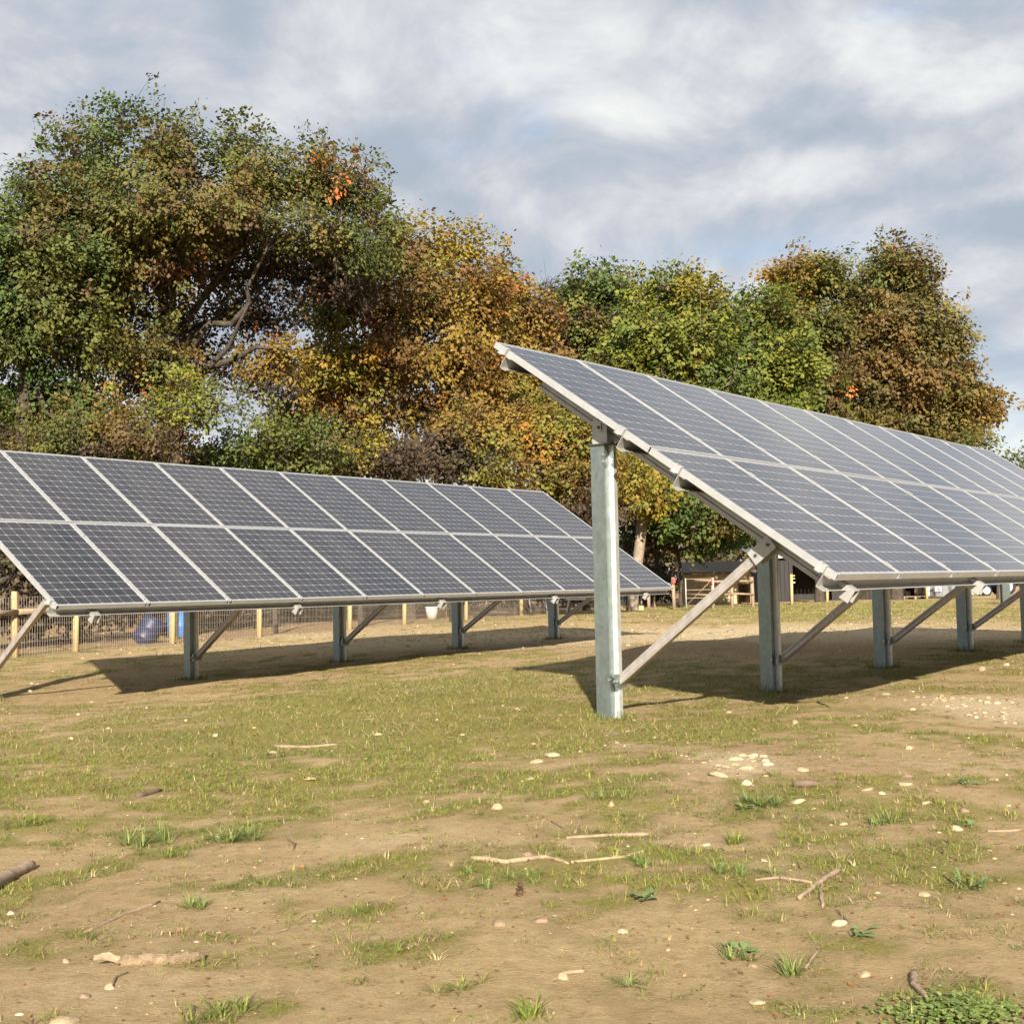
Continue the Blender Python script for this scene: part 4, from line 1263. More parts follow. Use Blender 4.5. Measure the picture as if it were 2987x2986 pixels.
root = empty('pipe_gate', ground_pt(2040, 42).tolist())
tag(root, 'pale metal pipe gate standing between the paddock posts', 'gate')
wd = px_m(40, 42)
for s in (-1, 1):
    MB().tube((s * wd, 0, .02), (s * wd, 0, 1.0), .02, 8).build('upright', MAT['beige'], root, True)
for z in (.12, .36, .62, .97):
    MB().tube((-wd, 0, z), (wd, 0, z), .013, 8).build('crossbar', MAT['post_old'], root, True)
MB().tube((-wd, .02, .12), (wd, .02, .97), .010, 8).build('diagonal_bar', MAT['post_old'], root, True)

def insulator_post(px, Y, hh, lab):
    p = ground_pt(px, Y)
    r = empty('fence_post', p.tolist())
    tag(r, lab, 'fence post', 'yellow insulator posts before the dark shed')
    MB().tube((0, 0, -.2), (random.uniform(-.03, .03), 0, hh), .055, 9, .05).build('post', MAT['post'], r, True)
    for z in (hh - .06, hh - .16, hh - .30):
        mb = MB().tube((.05, -.02, z), (.13, -.02, z), .014, 7, .02)
        mb.build('insulator', MAT['yellow'] if z > hh - .2 else MAT['white'], r)
    return r
insulator_post(2254, 45.8, 1.08, 'insulator post left of its two fellows, half hidden by the second steel post')
insulator_post(2308, 46.5, 1.08, 'middle yellow topped insulator post in front of the dark shed')
insulator_post(2411, 47.4, .95, 'insulator post seen just under the lower corner of the nearer array')

# dark open shed
def shed(name, label, px0, px1, Y, hgt, depth, mat, plank_w, roof_mat, openings=()):
    a, b = ground_pt(px0, Y), ground_pt(px1, Y)
    r = empty(name, ((a + b) / 2).tolist())
    tag(r, label, 'shed')
    W = b[0] - a[0]
    n = max(3, int(W / plank_w))
    pw = W / n
    for i in range(n):
        x0 = -W / 2 + i * pw
        z0 = 0.0
        for o0, o1, oz in openings:
            if o0 <= (i + .5) / n <= o1:
                z0 = oz
        if z0 >= hgt:
            continue
        MB().box(x0 + .006, x0 + pw - .006, -.012 - .004 * (i % 3), .012, z0 - (.1 if z0 == 0 else 0), hgt).build('plank', MAT[mat], r)
    mb = MB()
    mb.box(-W / 2, -W / 2 + .05, .02, depth, -.1, hgt)
    mb.box(W / 2 - .05, W / 2, .02, depth, -.1, hgt)
    mb.box(-W / 2, W / 2, depth + .002, depth + .05, -.1, hgt)
    mb.build('side_wall', MAT[mat], r)
    mb = MB()
    v = [(-W / 2 - .2, -.25, hgt + .02), (W / 2 + .2, -.25, hgt + .02), (W / 2 + .2, depth + .2, hgt + .45), (-W / 2 - .2, depth + .2, hgt + .45)]
    mb.v = v + [(x, y, z + .05) for x, y, z in v]
    mb.f = [(0, 1, 2, 3), (7, 6, 5, 4), (0, 4, 5, 1), (1, 5, 6, 2), (2, 6, 7, 3), (3, 7, 4, 0)]
    mb.build('roof', MAT[roof_mat], r)
    return r
shed('dark_shed', 'low black plank shed behind the yellow topped posts', 2215, 2560, 53, 1.75, 2.6, 'plank_dark', .17, 'roof', [(.30, .62, 1.45)])
shed('plywood_shelter', 'tan plywood animal shelter with a dark doorway behind the rail fence', 2000, 2192, 50, 1.15, 1.6, 'plank_tan', .42, 'plank_brown', [(.80, .93, .75)])
shed('brown_shed', 'brown plank shed seen under the panels right of the third steel post', 2575, 2705, 58, 1.3, 2.2, 'plank_brown', .19, 'plank_dark', [(.2, .35, 1.0), (.55, .68, .95)])
g_ = shed('grey_shed', 'grey shed with white corner trim and a white cross braced door', 2704, 2790, 58.5, 1.5, 2.0, 'grey_paint', .3, 'roof')
Wg = px_m(86, 58.5)
MB().box(-Wg / 2 - .02, -Wg / 2 + .09, -.05, -.022, -.05, 1.5).build('corner_trim', MAT['white'], g_)
dx0, dx1, dz0, dz1 = -Wg / 2 + .33, -Wg / 2 + .63, .22, .80
dr_ = MB().box(dx0, dx1, -.034, -.024, dz0, dz1).build('door', MAT['grey_paint'], g_)
mb = MB()
mb.box(dx0, dx0 + .05, -.06, -.036, dz0, dz1)
mb.box(dx1 - .05, dx1, -.06, -.036, dz0, dz1)
mb.box(dx0 + .052, dx1 - .052, -.06, -.036, dz0, dz0 + .05)
mb.box(dx0 + .052, dx1 - .052, -.06, -.036, dz1 - .05, dz1)
mb.bar((dx0 + .05, -.045, dz0 + .05), (dx1 - .05, -.045, dz1 - .05), .045, .02, (1, 0, 0))
mb.bar((dx1 - .05, -.041, dz0 + .05), (dx0 + .05, -.041, dz1 - .05), .045, .02, (1, 0, 0))
mb.build('door_brace', MAT['white'], dr_)
MB().box(.28, .42, -.05, -.024, .25, .75).build('shutter', MAT['dark_green'], g_)

# clutter in front of the sheds
p = ground_pt(2625, 56)
o = MB().box(-.55, .35, -.3, .3, -.05, .28).build('feed_trough', MAT['plank_brown'], None, bevel=.02, loc=p.tolist())
tag(o, 'dark low wooden trough on the ground before the brown shed', 'trough')
root = empty('pallet', ground_pt(2660, 53).tolist())
tag(root, 'flat wooden pallet lying on the ground before the brown shed', 'pallet')
for k in range(5):
    MB().box(-.55, .55, -.4 + k * .19, -.26 + k * .19, .09, .112).build('slat', MAT['post_old'], root)
for k in (-.5, -.03, .44):
    MB().box(k, k + .07, -.4, .5, 0, .088).build('runner', MAT['post_old'], root)
p = ground_pt(2702, 52)
o = MB().tube((0, 0, -.2), (.02, 0, 1.0), .055, 9, .05).build('wooden_post', MAT['post'], None, True, loc=p.tolist())
tag(o, 'single round pine post in front of the grey shed corner', 'post')
p = ground_pt(2916, 47)
o = MB().tube((0, 0, -.2), (-.02, 0, 1.1), .05, 9, .045).build('wooden_post', MAT['post_old'], None, True, loc=p.tolist())
tag(o, 'slim brown post beside the dark cabinet at the right picture edge', 'post')
root = empty('utility_cabinet', ground_pt(2931, 40).tolist())
tag(root, 'dark grey green utility cabinet behind the last steel post on the right', 'cabinet')
MB().box(-.125, .125, -.1, .1, -.1, .62).build('body', MAT['dark_green'], root, bevel=.01)
MB().box(-.14, .14, -.115, .115, .622, .65).build('lid', MAT['grey_paint'], root)
MB().box(-.11, .11, -.112, -.102, .05, .58).build('door', MAT['dark_green'], root)

# blue tractor
root = empty('tractor', ground_pt(2893, 57).tolist())
tag(root, 'small blue tractor with pale wheels parked far right behind the arrays', 'tractor')
MB().box(-.55, .15, -.22, .22, .45, .80).build('hood', MAT['tractor'], root, bevel=.04)
MB().box(.16, .70, -.28, .28, .38, .62).build('body', MAT['tractor'], root, bevel=.04)
MB().box(.30, .55, -.18, .18, .622, .95).build('seat', MAT['rubber'], root, bevel=.03)
MB().tube((.12, 0, .80), (.26, 0, 1.0), .02, 6).build('steering_column', MAT['rubber'], root)
for x, r_ in ((-.40, .24), (.48, .40)):
    for s in (-1, 1):
        wh = MB().tube((x, s * .30, r_), (x, s * .46, r_), r_, 18).build('wheel', MAT['rubber'], root, bevel=.02)
        MB().tube((x, s * .465, r_), (x, s * .475, r_), r_ * .62, 16).build('rim', MAT['white'], wh)
for s in (-1, 1):
    MB().bar((.2, s * .38, .84), (.75, s * .38, .82), .03, .2, (0, 0, 1)).build('fender', MAT['tractor'], root)
root = empty('hay_rake', ground_pt(2828, 56).tolist())
tag(root, 'tangle of white farm tool tubes with a red end left of the tractor', 'farm tool')
for k, (x0, z0, x1, z1) in enumerate(((-.35, .55, .15, .05), (-.2, .05, .3, .5), (-.35, .5, .35, .42), (0, .05, .05, .5))):
    MB().tube((x0, k * .05, z0), (x1, k * .05, z1), .022, 7).build('tube', MAT['white'], root, True)
MB().box(-.42, -.32, -.04, .06, .42, .62).build('red_head', MAT['red'], root, bevel=.01)

# left of the tall post, behind the wire fence
def barrel(px, Y, mat, lab, r=.28, h=.86, lie=False):
    p = ground_pt(px, Y)
    rt = empty('barrel', p.tolist())
    tag(rt, lab, 'barrel', 'plastic barrels behind the wire fence')
    prof = [(0, .86), (.03, .97), (.25, .985), (.27, 1.04), (.30, 1.0), (.52, 1.0), (.64, 1.0), (.68, 1.04), (.71, .985), (.96, .97), (1, .88)]
    pts = [(0, 0, t_ * h) for t_, _ in prof]
    b = MB().path(pts, [r * q for _, q in prof], 18).build('drum', MAT[mat], rt, True)
    lid = MB().tube((0, 0, h), (0, 0, h + .015), r * .6, 14).build('lid', MAT[mat], rt)
    if lie:
        for o_ in (b, lid):
            o_.rotation_euler = (0, .55, 0)
    return rt
barrel(412, 24.4, 'navy', 'dark navy plastic barrel leaning behind the wire fence near the left post', .22, .52, True)
barrel(522, 27.5, 'blue', 'bright blue plastic barrel behind the wire fence next to a steel post', .25, .8)
p = ground_pt(1287, 38)
o = MB().box(-.42, .16, -.25, .25, -.05, .42).build('plywood_crate', MAT['plank_tan'], None, bevel=.012, loc=p.tolist())
tag(o, 'tan plywood crate on the ground behind the farther array', 'crate')
p = ground_pt(1258, 35)
root = empty('bucket', p.tolist())
tag(root, 'pale grey bucket beside the tan plywood crate', 'bucket')
MB().path([(0, 0, 0), (0, 0, .3)], [.13, .17], 14).build('pail', MAT['beige'], root, True)
MB().path([(0, 0, .301), (0, 0, .325)], [.182, .182], 14).build('rim', MAT['white'], root, True)
root = empty('low_table', ground_pt(1500, 40.5).tolist())
tag(root, 'long low grey table with white pipe legs behind the farther array', 'table')
MB().box(-.95, 1.1, -.3, .3, .46, .50).build('tabletop', MAT['grey_paint'], root)
for x in (-.55, -.05, .45, .95):
    MB().tube((x, -.28, .459), (x + .05, -.30, -.02), .022, 7).build('leg', MAT['white'], root)
    MB().tube((x, .28, .459), (x + .05, .30, -.02), .022, 7).build('leg', MAT['white'], root)
root = empty('sawhorse', ground_pt(1700, 41).tolist())
tag(root, 'white sawhorse partly hidden by the tall end post', 'sawhorse')
MB().bar((-.55, 0, .42), (.55, 0, .42), .06, .06).build('beam', MAT['white'], root)
for s in (-1, 1):
    for t_ in (-1, 1):
        MB().tube((s * .45, 0, .389), (s * .55, t_ * .18, -.02), .02, 6).build('leg', MAT['white'], root)
p = ground_pt(1838, 43)
o = MB().box(-.42, .42, -.09, .09, -.03, .14).build('timber_beam', MAT['post'], None, bevel=.012, loc=p.tolist())
tag(o, 'squared timber beam lying on the ground under the right end of the farther array', 'beam')
root = empty('wire_pen', ground_pt(1845, 46).tolist())
tag(root, 'low dark wire pen behind the squared timber beam', 'pen')
mb = MB()
for k in range(26):
    x = -.75 + k * .06
    mb.tube((x, 0, .0), (x, 0, .62), .004, 3)
for z in (.1, .3, .5, .62):
    mb.tube((-.75, 0, z), (.75, 0, z), .006, 4)
o = mb.build('wire_mesh', MAT['steel_dark'], root)
o['kind'] = 'stuff'
for x in (-.76, .3, .76):
    MB().tube((x, .02, -.1), (x, .02, .7), .03, 7).build('post', MAT['post_old'], root)
MB().box(-.74, .74, .25, .3, 0, .5).build('back_board', MAT['plank_dark'], root)

# ------------------------------------------------------------------ stones
def stone(px, py, w, h, mat, label, seed, flat=.62):
    p = on_ground(px, py)
    wm = w / FPX * p[1] / 2 * .95
    hm = max(h / FPX * p[1], wm * .5) * .62
    R = np.random.default_rng(seed)
    bm = bmesh.new()
    bmesh.ops.create_icosphere(bm, subdivisions=3, radius=1)
    dirs = R.normal(0, 1, (11, 3))
    dirs /= np.linalg.norm(dirs, axis=1, keepdims=True)
    cut = .58 + .34 * R.random(11)
    for v in bm.verts:
        c = np.array(v.co)
        for d, k in zip(dirs, cut):
            e = c @ d - k
            if e > 0:
                c = c - d * e * .85
        c = c * (1 + .022 * R.normal() + .16 * (fbm(c[0:1] * 2 + seed, c[1:2] * 2 + c[2] * 1.7, 1.1, 3, seed)[0] - .5))
        v.co = (c[0] * wm, c[1] * wm * (.7 + .3 * R.random() * 0 + .1), c[2] * hm)
    me = bpy.data.meshes.new('stone')
    bm.to_mesh(me)
    bm.free()
    me.materials.append(MAT[mat])
    me.polygons.foreach_set('use_smooth', np.full(len(me.polygons), True))
    o = link('stone', me, None, (p[0], p[1], p[2] - hm * .08))
    o.rotation_euler = (R.normal() * .12, R.normal() * .12, R.random() * 1.2 - .6)
    return tag(o, label, 'stone', 'stones in the paddock grass')
STONES = [
    (85, 2017, 22, 12, 'stone_pale', 'small pale stone near the left picture edge below the cut off brace'),
    (93, 1994, 14, 9, 'stone_pale', 'tiny pale stone just behind the stone under the cut off brace'),
    (207, 2155, 24, 12, 'stone_pale', 'pale flat stone in the left green patch, beside a smaller brown lump'),
    (629, 2147, 22, 17, 'stone_pale', 'pale upright stone in the greenest grass left of centre'),
    (543, 2102, 16, 11, 'stone_pale', 'little cream stone alone in the bright green strip'),
    (316, 2125, 16, 10, 'stone', 'small tan stone between the dark stick and the green strip'),
    (32, 2665, 24, 16, 'stone_pale', 'pale pebble at the left edge below the thick broken branch'),
    (321, 2882, 36, 32, 'stone', 'upright tan stone below the pale rotten branch'),
    (248, 2906, 46, 18, 'stone_brown', 'flat dull stone beside the upright one in bare soil at lower left'),
    (194, 2805, 34, 17, 'stone', 'lone tan pebble on bare soil left of the pale rotten branch'),
    (797, 2195, 32, 10, 'stone_pale', 'flat pale stone among flat wood chips left of centre'),
    (190, 2978, 120, 26, 'stone', 'large flat slab cut by the bottom picture edge'),
    (1567, 2223, 46, 18, 'stone', 'left block of the stone pair in front of the tall end post'),
    (1611, 2204, 54, 22, 'stone_pale', 'right block of the stone pair in front of the tall end post'),
    (1450, 2357, 38, 26, 'stone', 'rounded grey tan stone half sunk in grass near the picture centre'),
    (1243, 2339, 24, 16, 'stone', 'small round stone left of the half sunk grey tan one'),
    (1782, 2349, 24, 24, 'stone', 'upright egg shaped tan stone on the rim of a bare hollow'),
    (1541, 2494, 44, 30, 'stone_brown', 'round pinkish stone lying on the pale forked branch'),
    (1103, 2142, 32, 9, 'stone_pale', 'thin flat chip of stone in yellowish grass left of the tall end post'),
    (1642, 2851, 44, 28, 'stone', 'rounded tan stone at the lower middle with a stick behind it'),
    (1815, 2717, 36, 16, 'stone_pale', 'pale stone beside wide blades of grass right of the lower middle'),
    (1455, 2696, 52, 28, 'stone_brown', 'broad pinkish brown stone lying level with the ground in the middle'),
    (1574, 2686, 58, 18, 'stone_brown', 'long flat brown stone right beside the broad pinkish one'),
    (1549, 2272, 30, 11, 'stone_pale', 'small white stone under the stone pair'),
    (1694, 2194, 20, 14, 'stone', 'small pointed stone on the brown mound before the tall end post'),
    (1344, 1901, 46, 20, 'stone', 'grey rock at the edge of the shade of the farther array'),
    (2176, 2287, 44, 24, 'stone_pale', 'white rounded stone below the heap of sandy rubble'),
    (2101, 2261, 82, 20, 'stone', 'long flat tan stone at the foot of the rubble heap'),
    (2173, 2241, 64, 20, 'stone', 'broad tan slab in the middle of the rubble heap'),
    (2194, 2204, 44, 16, 'stone_pale', 'left one of two stones on top of the rubble heap'),
    (2225, 2207, 38, 14, 'stone', 'right one of two stones on top of the rubble heap'),
    (2147, 2215, 52, 16, 'stone_pale', 'pale stone on the upper left of the rubble heap'),
    (2120, 2236, 40, 14, 'stone', 'smaller stone left of the slab in the rubble heap'),
    (2339, 2246, 46, 18, 'stone', 'tan stone right of the rubble heap on bare soil'),
    (2652, 2184, 24, 18, 'stone', 'angular tan stone on bare soil below the sandy patch'),
    (2647, 2264, 40, 16, 'stone_brown', 'grey brown stone just above a flat tan one on the right'),
    (2642, 2287, 52, 15, 'stone', 'flat tan stone just under a grey brown one on the right'),
    (2530, 2303, 42, 16, 'stone', 'dull stone left of the small white one, right of centre'),
    (2574, 2314, 30, 12, 'stone_pale', 'small white stone in the right half, beside a dull one'),
    (2815, 2365, 34, 16, 'stone_brown', 'grey brown stone above the pale dome shaped stone'),
    (2792, 2419, 42, 28, 'stone_pale', 'pale dome shaped stone with a green leaf behind it'),
    (2895, 2274, 46, 18, 'stone_brown', 'reddish brown stone near the right picture edge'),
    (2699, 2342, 42, 14, 'stone', 'flat tan flake lying in grass right of centre'),
    (2323, 2339, 60, 12, 'stone_pale', 'long thin pale stone in front of the reddish wood chunk'),
    (2461, 2404, 30, 12, 'stone_pale', 'pale chip on bare soil in the right half'),
    (2059, 2464, 30, 11, 'stone_pale', 'pale chip left of a tall grass tuft'),
    (2228, 2510, 30, 12, 'stone', 'small tan stone above the thin twig on the right'),
    (2696, 2611, 42, 22, 'stone', 'lumpy tan stone with a grass rosette at its right'),
    (2448, 2694, 58, 26, 'stone_pale', 'cream coloured stone under a bent twig at lower right'),
    (2520, 2844, 46, 24, 'stone', 'rounded tan stone on bare soil at lower right'),
    (2194, 2818, 38, 20, 'stone_brown', 'dull grey brown stone among wide blades at lower right'),
    (2210, 2921, 62, 20, 'stone', 'half buried tan stone near the bottom edge right of the middle'),
    (2318, 2111, 26, 20, 'stone', 'tan stone in grass below the second steel post'),
    (2585, 2026, 32, 14, 'stone', 'tan stone at the edge of the sandy patch, below the third steel post'),
    (2660, 2070, 26, 14, 'stone_pale', 'pale stone amid brown straw left of the sandy patch'),
    (2865, 1955, 26, 22, 'stone', 'round tan stone beside the shade of the nearer array at far right'),
    (2935, 1940, 24, 14, 'stone_pale', 'pale stone near the right picture edge above the sandy patch'),
    (1800, 1945, 13, 8, 'stone_pale', 'tiny pale stone just right of the tall end post in sunlight'),
]
for i, (px, py, w_, h_, m_, lab) in enumerate(STONES):
    stone(px, py, w_, h_, m_, lab, 500 + i)

# ------------------------------------------------------------------ sticks and branches
def stick(pts, r0, r1, mat, label, name='stick', lift=.4, n=6):
    g = [on_ground(*q) for q in pts]
    org = g[0].copy()
    P_, R_ = [], []
    N = 5
    for a, b in zip(g[:-1], g[1:]):
        for k in range(N):
            P_.append(a + (b - a) * k / N)
    P_.append(g[-1])
    m = len(P_)
    out = []
    for i, p in enumerate(P_):
        f = i / (m - 1)
        r = r0 + (r1 - r0) * f
        z = H(p[0], p[1]) + r * lift
        jit = r * .35
        out.append((p[0] - org[0] + random.uniform(-jit, jit), p[1] - org[1] + random.uniform(-jit, jit), z - org[2]))
        R_.append(r * random.uniform(.85, 1.15))
    R_[-1] *= .6
    o = MB().path(out, R_, n).build(name, MAT[mat], None, True, loc=org.tolist())
    return tag(o, label, 'stick', 'sticks lying in the paddock')
stick([(1378, 2505), (1481, 2517), (1595, 2500), (1660, 2520)], .011, .006, 'stick_pale', 'long pale barkless branch left of and under the round pinkish stone')
stick([(1665, 2516), (1818, 2500), (1885, 2482)], .006, .005, 'stick_pale', 'pale stick carrying on rightward from the long barkless branch')
stick([(1652, 2445), (1776, 2437), (1895, 2436)], .006, .009, 'stick', 'straight grey stick above the pale barkless branch')
stick([(1676, 2432), (1696, 2386)], .005, .004, 'stick', 'short stub of stick at the left end of the straight grey stick', lift=1)
stick([(1608, 2396), (1646, 2418)], .004, .004, 'stick_dark', 'short dark twig at the rim of the bare hollow near the centre')
stick([(2329, 2624), (2391, 2578), (2453, 2540)], .007, .010, 'stick', 'thick grey stick slanting up to the right at lower right', lift=.8)
stick([(2204, 2569), (2266, 2562), (2370, 2577)], .004, .006, 'stick', 'thin bowed twig left of the thick slanting stick', lift=.8)
stick([(2392, 2590), (2400, 2650)], .007, .007, 'stick', 'short side stub below the thick slanting stick')
stick([(2401, 2649), (2443, 2657), (2479, 2696)], .005, .004, 'stick_dark', 'curved dark twig over the cream coloured stone')
stick([(2530, 2637), (2620, 2640), (2712, 2646)], .003, .006, 'stick_dark', 'thin dark stick lying level right of the cream coloured stone')
stick([(2665, 2845), (2668, 2880), (2706, 2916)], .009, .007, 'stick', 'curved brown root piece at lower right above the clover', lift=1)
stick([(2349, 2828), (2391, 2766)], .005, .003, 'stick', 'slim stick standing among wide grass blades at lower right', lift=1)
stick([(2386, 2049), (2422, 2066)], .010, .006, 'stick_dark', 'short dark twig just outside the shade of the nearer array')
stick([(248, 2720), (360, 2668), (466, 2631)], .004, .006, 'stick', 'long thin grey stick slanting over bare soil at left')
stick([(398, 2326), (471, 2307)], .016, .013, 'stick_dark', 'short thick bark covered stick left of the centre')
stick([(1640, 2840), (1708, 2832)], .005, .005, 'stick_pale', 'short pale stick behind the rounded stone at the lower middle')
stick([(330, 2872), (340, 2850), (372, 2838)], .003, .003, 'stick_dark', 'fine bent twig between the pale rotten branch and the upright stone', lift=1)
stick([(840, 2452), (862, 2462), (855, 2482)], .004, .003, 'stick_dark', 'hooked dark twig on bare soil right of the two big grass tufts', lift=1)
stick([(2880, 2425), (2985, 2420)], .005, .005, 'stick', 'straight twig running out of the picture right of the dome shaped stone')
stick([(1190, 2012), (1300, 2006)], .008, .006, 'stick_dark', 'thin dark stick in sunlit grass left of the tall end post')
stick([(-30, 2604), (30, 2566), (98, 2532)], .026, .022, 'stick', 'thick broken grey branch poking in at the left picture edge', lift=.75, n=9)
stick([(800, 2178), (900, 2180), (985, 2172)], .012, .008, 'stick', 'flat weathered stick among wood chips in the grass left of centre')
# pale rotten branch: stem with a splintered end
a, b = on_ground(352, 2815), on_ground(595, 2800)
root = empty('rotten_branch', a.tolist())
tag(root, 'pale rotten branch with a splintered left end on bare soil at lower left', 'stick')
d_ = b - a
MB().path([(d_ * t_ + [.004 * math.sin(t_ * 13), .006 * math.sin(t_ * 7), .008 + .002 * math.sin(t_ * 9)]).tolist() for t_ in np.linspace(0, 1, 12)], [.017, .021, .018, .021, .019, .021, .018, .020, .017, .019, .016, .011], 9).build('stem', MAT['rotten'], root, True)
for k in range(7):
    e = np.array([-.05 - .02 * random.random(), random.uniform(-.03, .03), random.uniform(.0, .03)])
    MB().path([(.0, random.uniform(-.015, .015), .015), (e * .6 + [0, 0, .012]).tolist(), e.tolist()], [.007, .006, .003], 5).build('splinter', MAT['stick_pale'], root)
# reddish chunk of wood
p = on_ground(2349, 2295)
o = MB().path([(-.055, 0, .012), (-.03, .004, .016), (.0, -.002, .017), (.03, .003, .016), (.06, 0, .011)], [.012, .018, .019, .018, .010], 7).build('wood_chunk', MAT['stick_dark'], None, True, loc=p.tolist())
tag(o, 'reddish brown chunk of wood right of the white rounded stone', 'wood chunk')
# pine cone
p = on_ground(1515, 2612)
root = empty('pine_cone', p.tolist())
tag(root, 'open brown pine cone in the grass below the pale barkless branch', 'pine cone')
MB().path([(0, 0, .0), (.002, 0, .012), (.004, 0, .03), (.005, 0, .046)], [.006, .011, .009, .003], 8).build('core', MAT['cone'], root)
sc_me = None
for ring in range(5):
    for k in range(8):
        if sc_me is None:
            mb = MB()
            mb.v = [(0, -.003, 0), (0, .003, 0), (.016, .006, .004), (.016, -.006, .004), (.008, 0, .006), (.0, 0, .003)]
            mb.f = [(0, 3, 2, 1), (5, 1, 2, 4), (5, 4, 3, 0), (4, 2, 3), (0, 1, 5)]
            sc_me = mb.mesh('scale', MAT['cone'])
        s = link('scale', sc_me, root, (.001 * ring, 0, .004 + .0095 * ring))
        f = 1.1 - abs(ring - 1.5) * .2
        s.scale = (f, f, f)
        s.rotation_euler = (0, -.25 - .12 * ring, k * math.pi / 4 + ring * .39)

# ------------------------------------------------------------------ tufts and weeds
def tuft(px, py, n, ln, wd, label, lean0=.2, lean1=1.2, spread=.06, pal=None, squash=1.0):
    p = on_ground(px, py)
    lean0, lean1, wd, ln = max(lean0, .35) + .35, min(1.48, lean1 + .2), wd * .72, ln * .95
    nc = max(2, int(spread * 70))
    cx, cy = rng.normal(0, spread * .62, nc), rng.normal(0, spread * .5, nc)
    cx[0] = cy[0] = 0
    pick = rng.integers(0, nc, n)
    ang = rng.random(n) * 2 * math.pi
    x = p[0] + cx[pick] + np.cos(ang) * np.abs(rng.normal(0, .012, n))
    y = p[1] + cy[pick] + np.sin(ang) * np.abs(rng.normal(0, .012, n))
    l_ = ln * (.5 + .7 * rng.random(n))
    tint = (GREENS if pal is None else np.array(pal))[rng.integers(0, 5 if pal is None else len(pal), n)] * (.8 + .5 * rng.random((n, 1)))
    V, F, T = blades(x, y, l_, wd * (.6 + .6 * rng.random(n)), lean0 + (lean1 - lean0) * rng.random(n) ** .8, tint, True, ang + rng.normal(0, .4, n))
    o = link('grass_tuft', np_mesh('grass_tuft', V - p, F, 3, MAT['grass'], {'tint': ('FLOAT_COLOR', T)}), None, p.tolist())
    return tag(o, label, 'grass tuft', 'taller tufts of green grass')
LUSH = [(.12, .17, .042), (.16, .21, .055), (.20, .235, .065), (.14, .19, .06), (.26, .265, .085)]
tuft(425, 2460, 210, .125, .0062, 'big green grass tuft left one of the two side by side', .3, 1.35, .10, LUSH)
tuft(665, 2455, 190, .12, .0062, 'big green grass tuft right one of the two side by side', .3, 1.35, .09, LUSH)
tuft(495, 2500, 70, .08, .005, 'smaller olive tuft in front of the two big grass tufts', .4, 1.3, .05)
tuft(95, 2408, 60, .09, .005, 'thin grass tuft near the left edge above the thick broken branch', .4, 1.3, .05)
tuft(580, 2645, 90, .075, .005, 'grass tuft on bare soil at left beside the long thin grey stick', .3, 1.2, .06, LUSH)
tuft(2127, 2462, 90, .085, .005, 'tall yellowish grass tuft right of a pale chip', .1, 1.0, .05)
tuft(2132, 2545, 130, .085, .005, 'dense green tuft left of the thin bowed twig', .2, 1.2, .07, LUSH)
tuft(2225, 2352, 150, .11, .006, 'long leaning green tuft below the white rounded stone', .5, 1.35, .08, LUSH)
tuft(2560, 2400, 140, .085, .006, 'wide green grass tuft right of the long thin pale stone', .4, 1.3, .09, LUSH)
tuft(2318, 2845, 40, .10, .0065, 'sparse tuft of broad upright blades at lower right', .05, .8, .03, LUSH)
tuft(2190, 2800, 50, .085, .0065, 'broad bladed grass in a clump beside the dull grey brown stone', .1, 1.0, .04, LUSH)
tuft(1745, 2330, 120, .09, .005, 'spiky green tuft left of the egg shaped stone', .3, 1.3, .09, LUSH)
tuft(1500, 2560, 220, .06, .0045, 'dense green patch under the pale barkless branch', .3, 1.2, .12, LUSH)
tuft(1880, 2520, 150, .065, .0045, 'green tuft below the right end of the pale stick', .3, 1.2, .09, LUSH)
tuft(1830, 2870, 60, .075, .005, 'lone spiky tuft on bare soil at the lower middle right', .5, 1.35, .03, LUSH)
tuft(1345, 2880, 110, .06, .0045, 'low tuft on bare soil at the lower middle left', .6, 1.4, .08)
tuft(640, 2950, 130, .07, .005, 'green grass patch by the bottom edge left of the middle', .3, 1.2, .10)
tuft(1540, 2970, 60, .085, .0055, 'upright tuft cut by the bottom picture edge in the middle', .1, .9, .04)
tuft(1750, 2092, 60, .09, .008, 'fresh green sprig at the foot of the tall end post', .2, 1.2, .06, LUSH)

def rosette(px, py, n, ln, wd, label, name='broadleaf_weed', cat='weed', spread=.008, up=.5):
    p = on_ground(px, py)
    root = empty(name, p.tolist())
    tag(root, label, cat, 'broad leaved weeds in the grass')
    R = np.random.default_rng(int(px + py))
    m, t, b = None, None, None
    for k in range(n):
        a = 6.283 * k / n + R.normal(0, .25)
        L = ln * (.7 + .5 * R.random())
        e = up * (.5 + R.random())
        pts = []
        for s, wf, zf in ((0, .12, 0), (.3, .7, .55), (.6, 1, .85), (.85, .7, .9), (1, .05, .8)):
            c = np.array([math.cos(a) * L * s, math.sin(a) * L * s, L * e * zf * .6 + .004])
            sd = np.array([-math.sin(a), math.cos(a), .15]) * wd * wf / 2
            pts += [c - sd, c + sd]
        q = MB()
        q.v = [tuple(v) for v in pts]
        q.f = [(2 * i, 2 * i + 1, 2 * i + 3, 2 * i + 2) for i in range(4)]
        o = q.build('leaf', MAT['weed'], root, True, loc=(R.normal(0, spread), R.normal(0, spread), 0))
    return root
MAT['weed'] = plain('weed_leaf', (.115, .165, .05), .5, 0, .25, 40, 0, .4)
rosette(1875, 2626, 7, .05, .026, 'broad leaved weed with big rounded leaves right of the pine cone')
rosette(2815, 2292, 11, .09, .012, 'spiky leaved weed rosette near the right edge', spread=.02)
rosette(2520, 2728, 9, .055, .013, 'small flat weed rosette right of the cream coloured stone', spread=.015)
rosette(2830, 2600, 14, .08, .010, 'narrow leaved weed rosette right of the lumpy tan stone', spread=.02, up=.9)
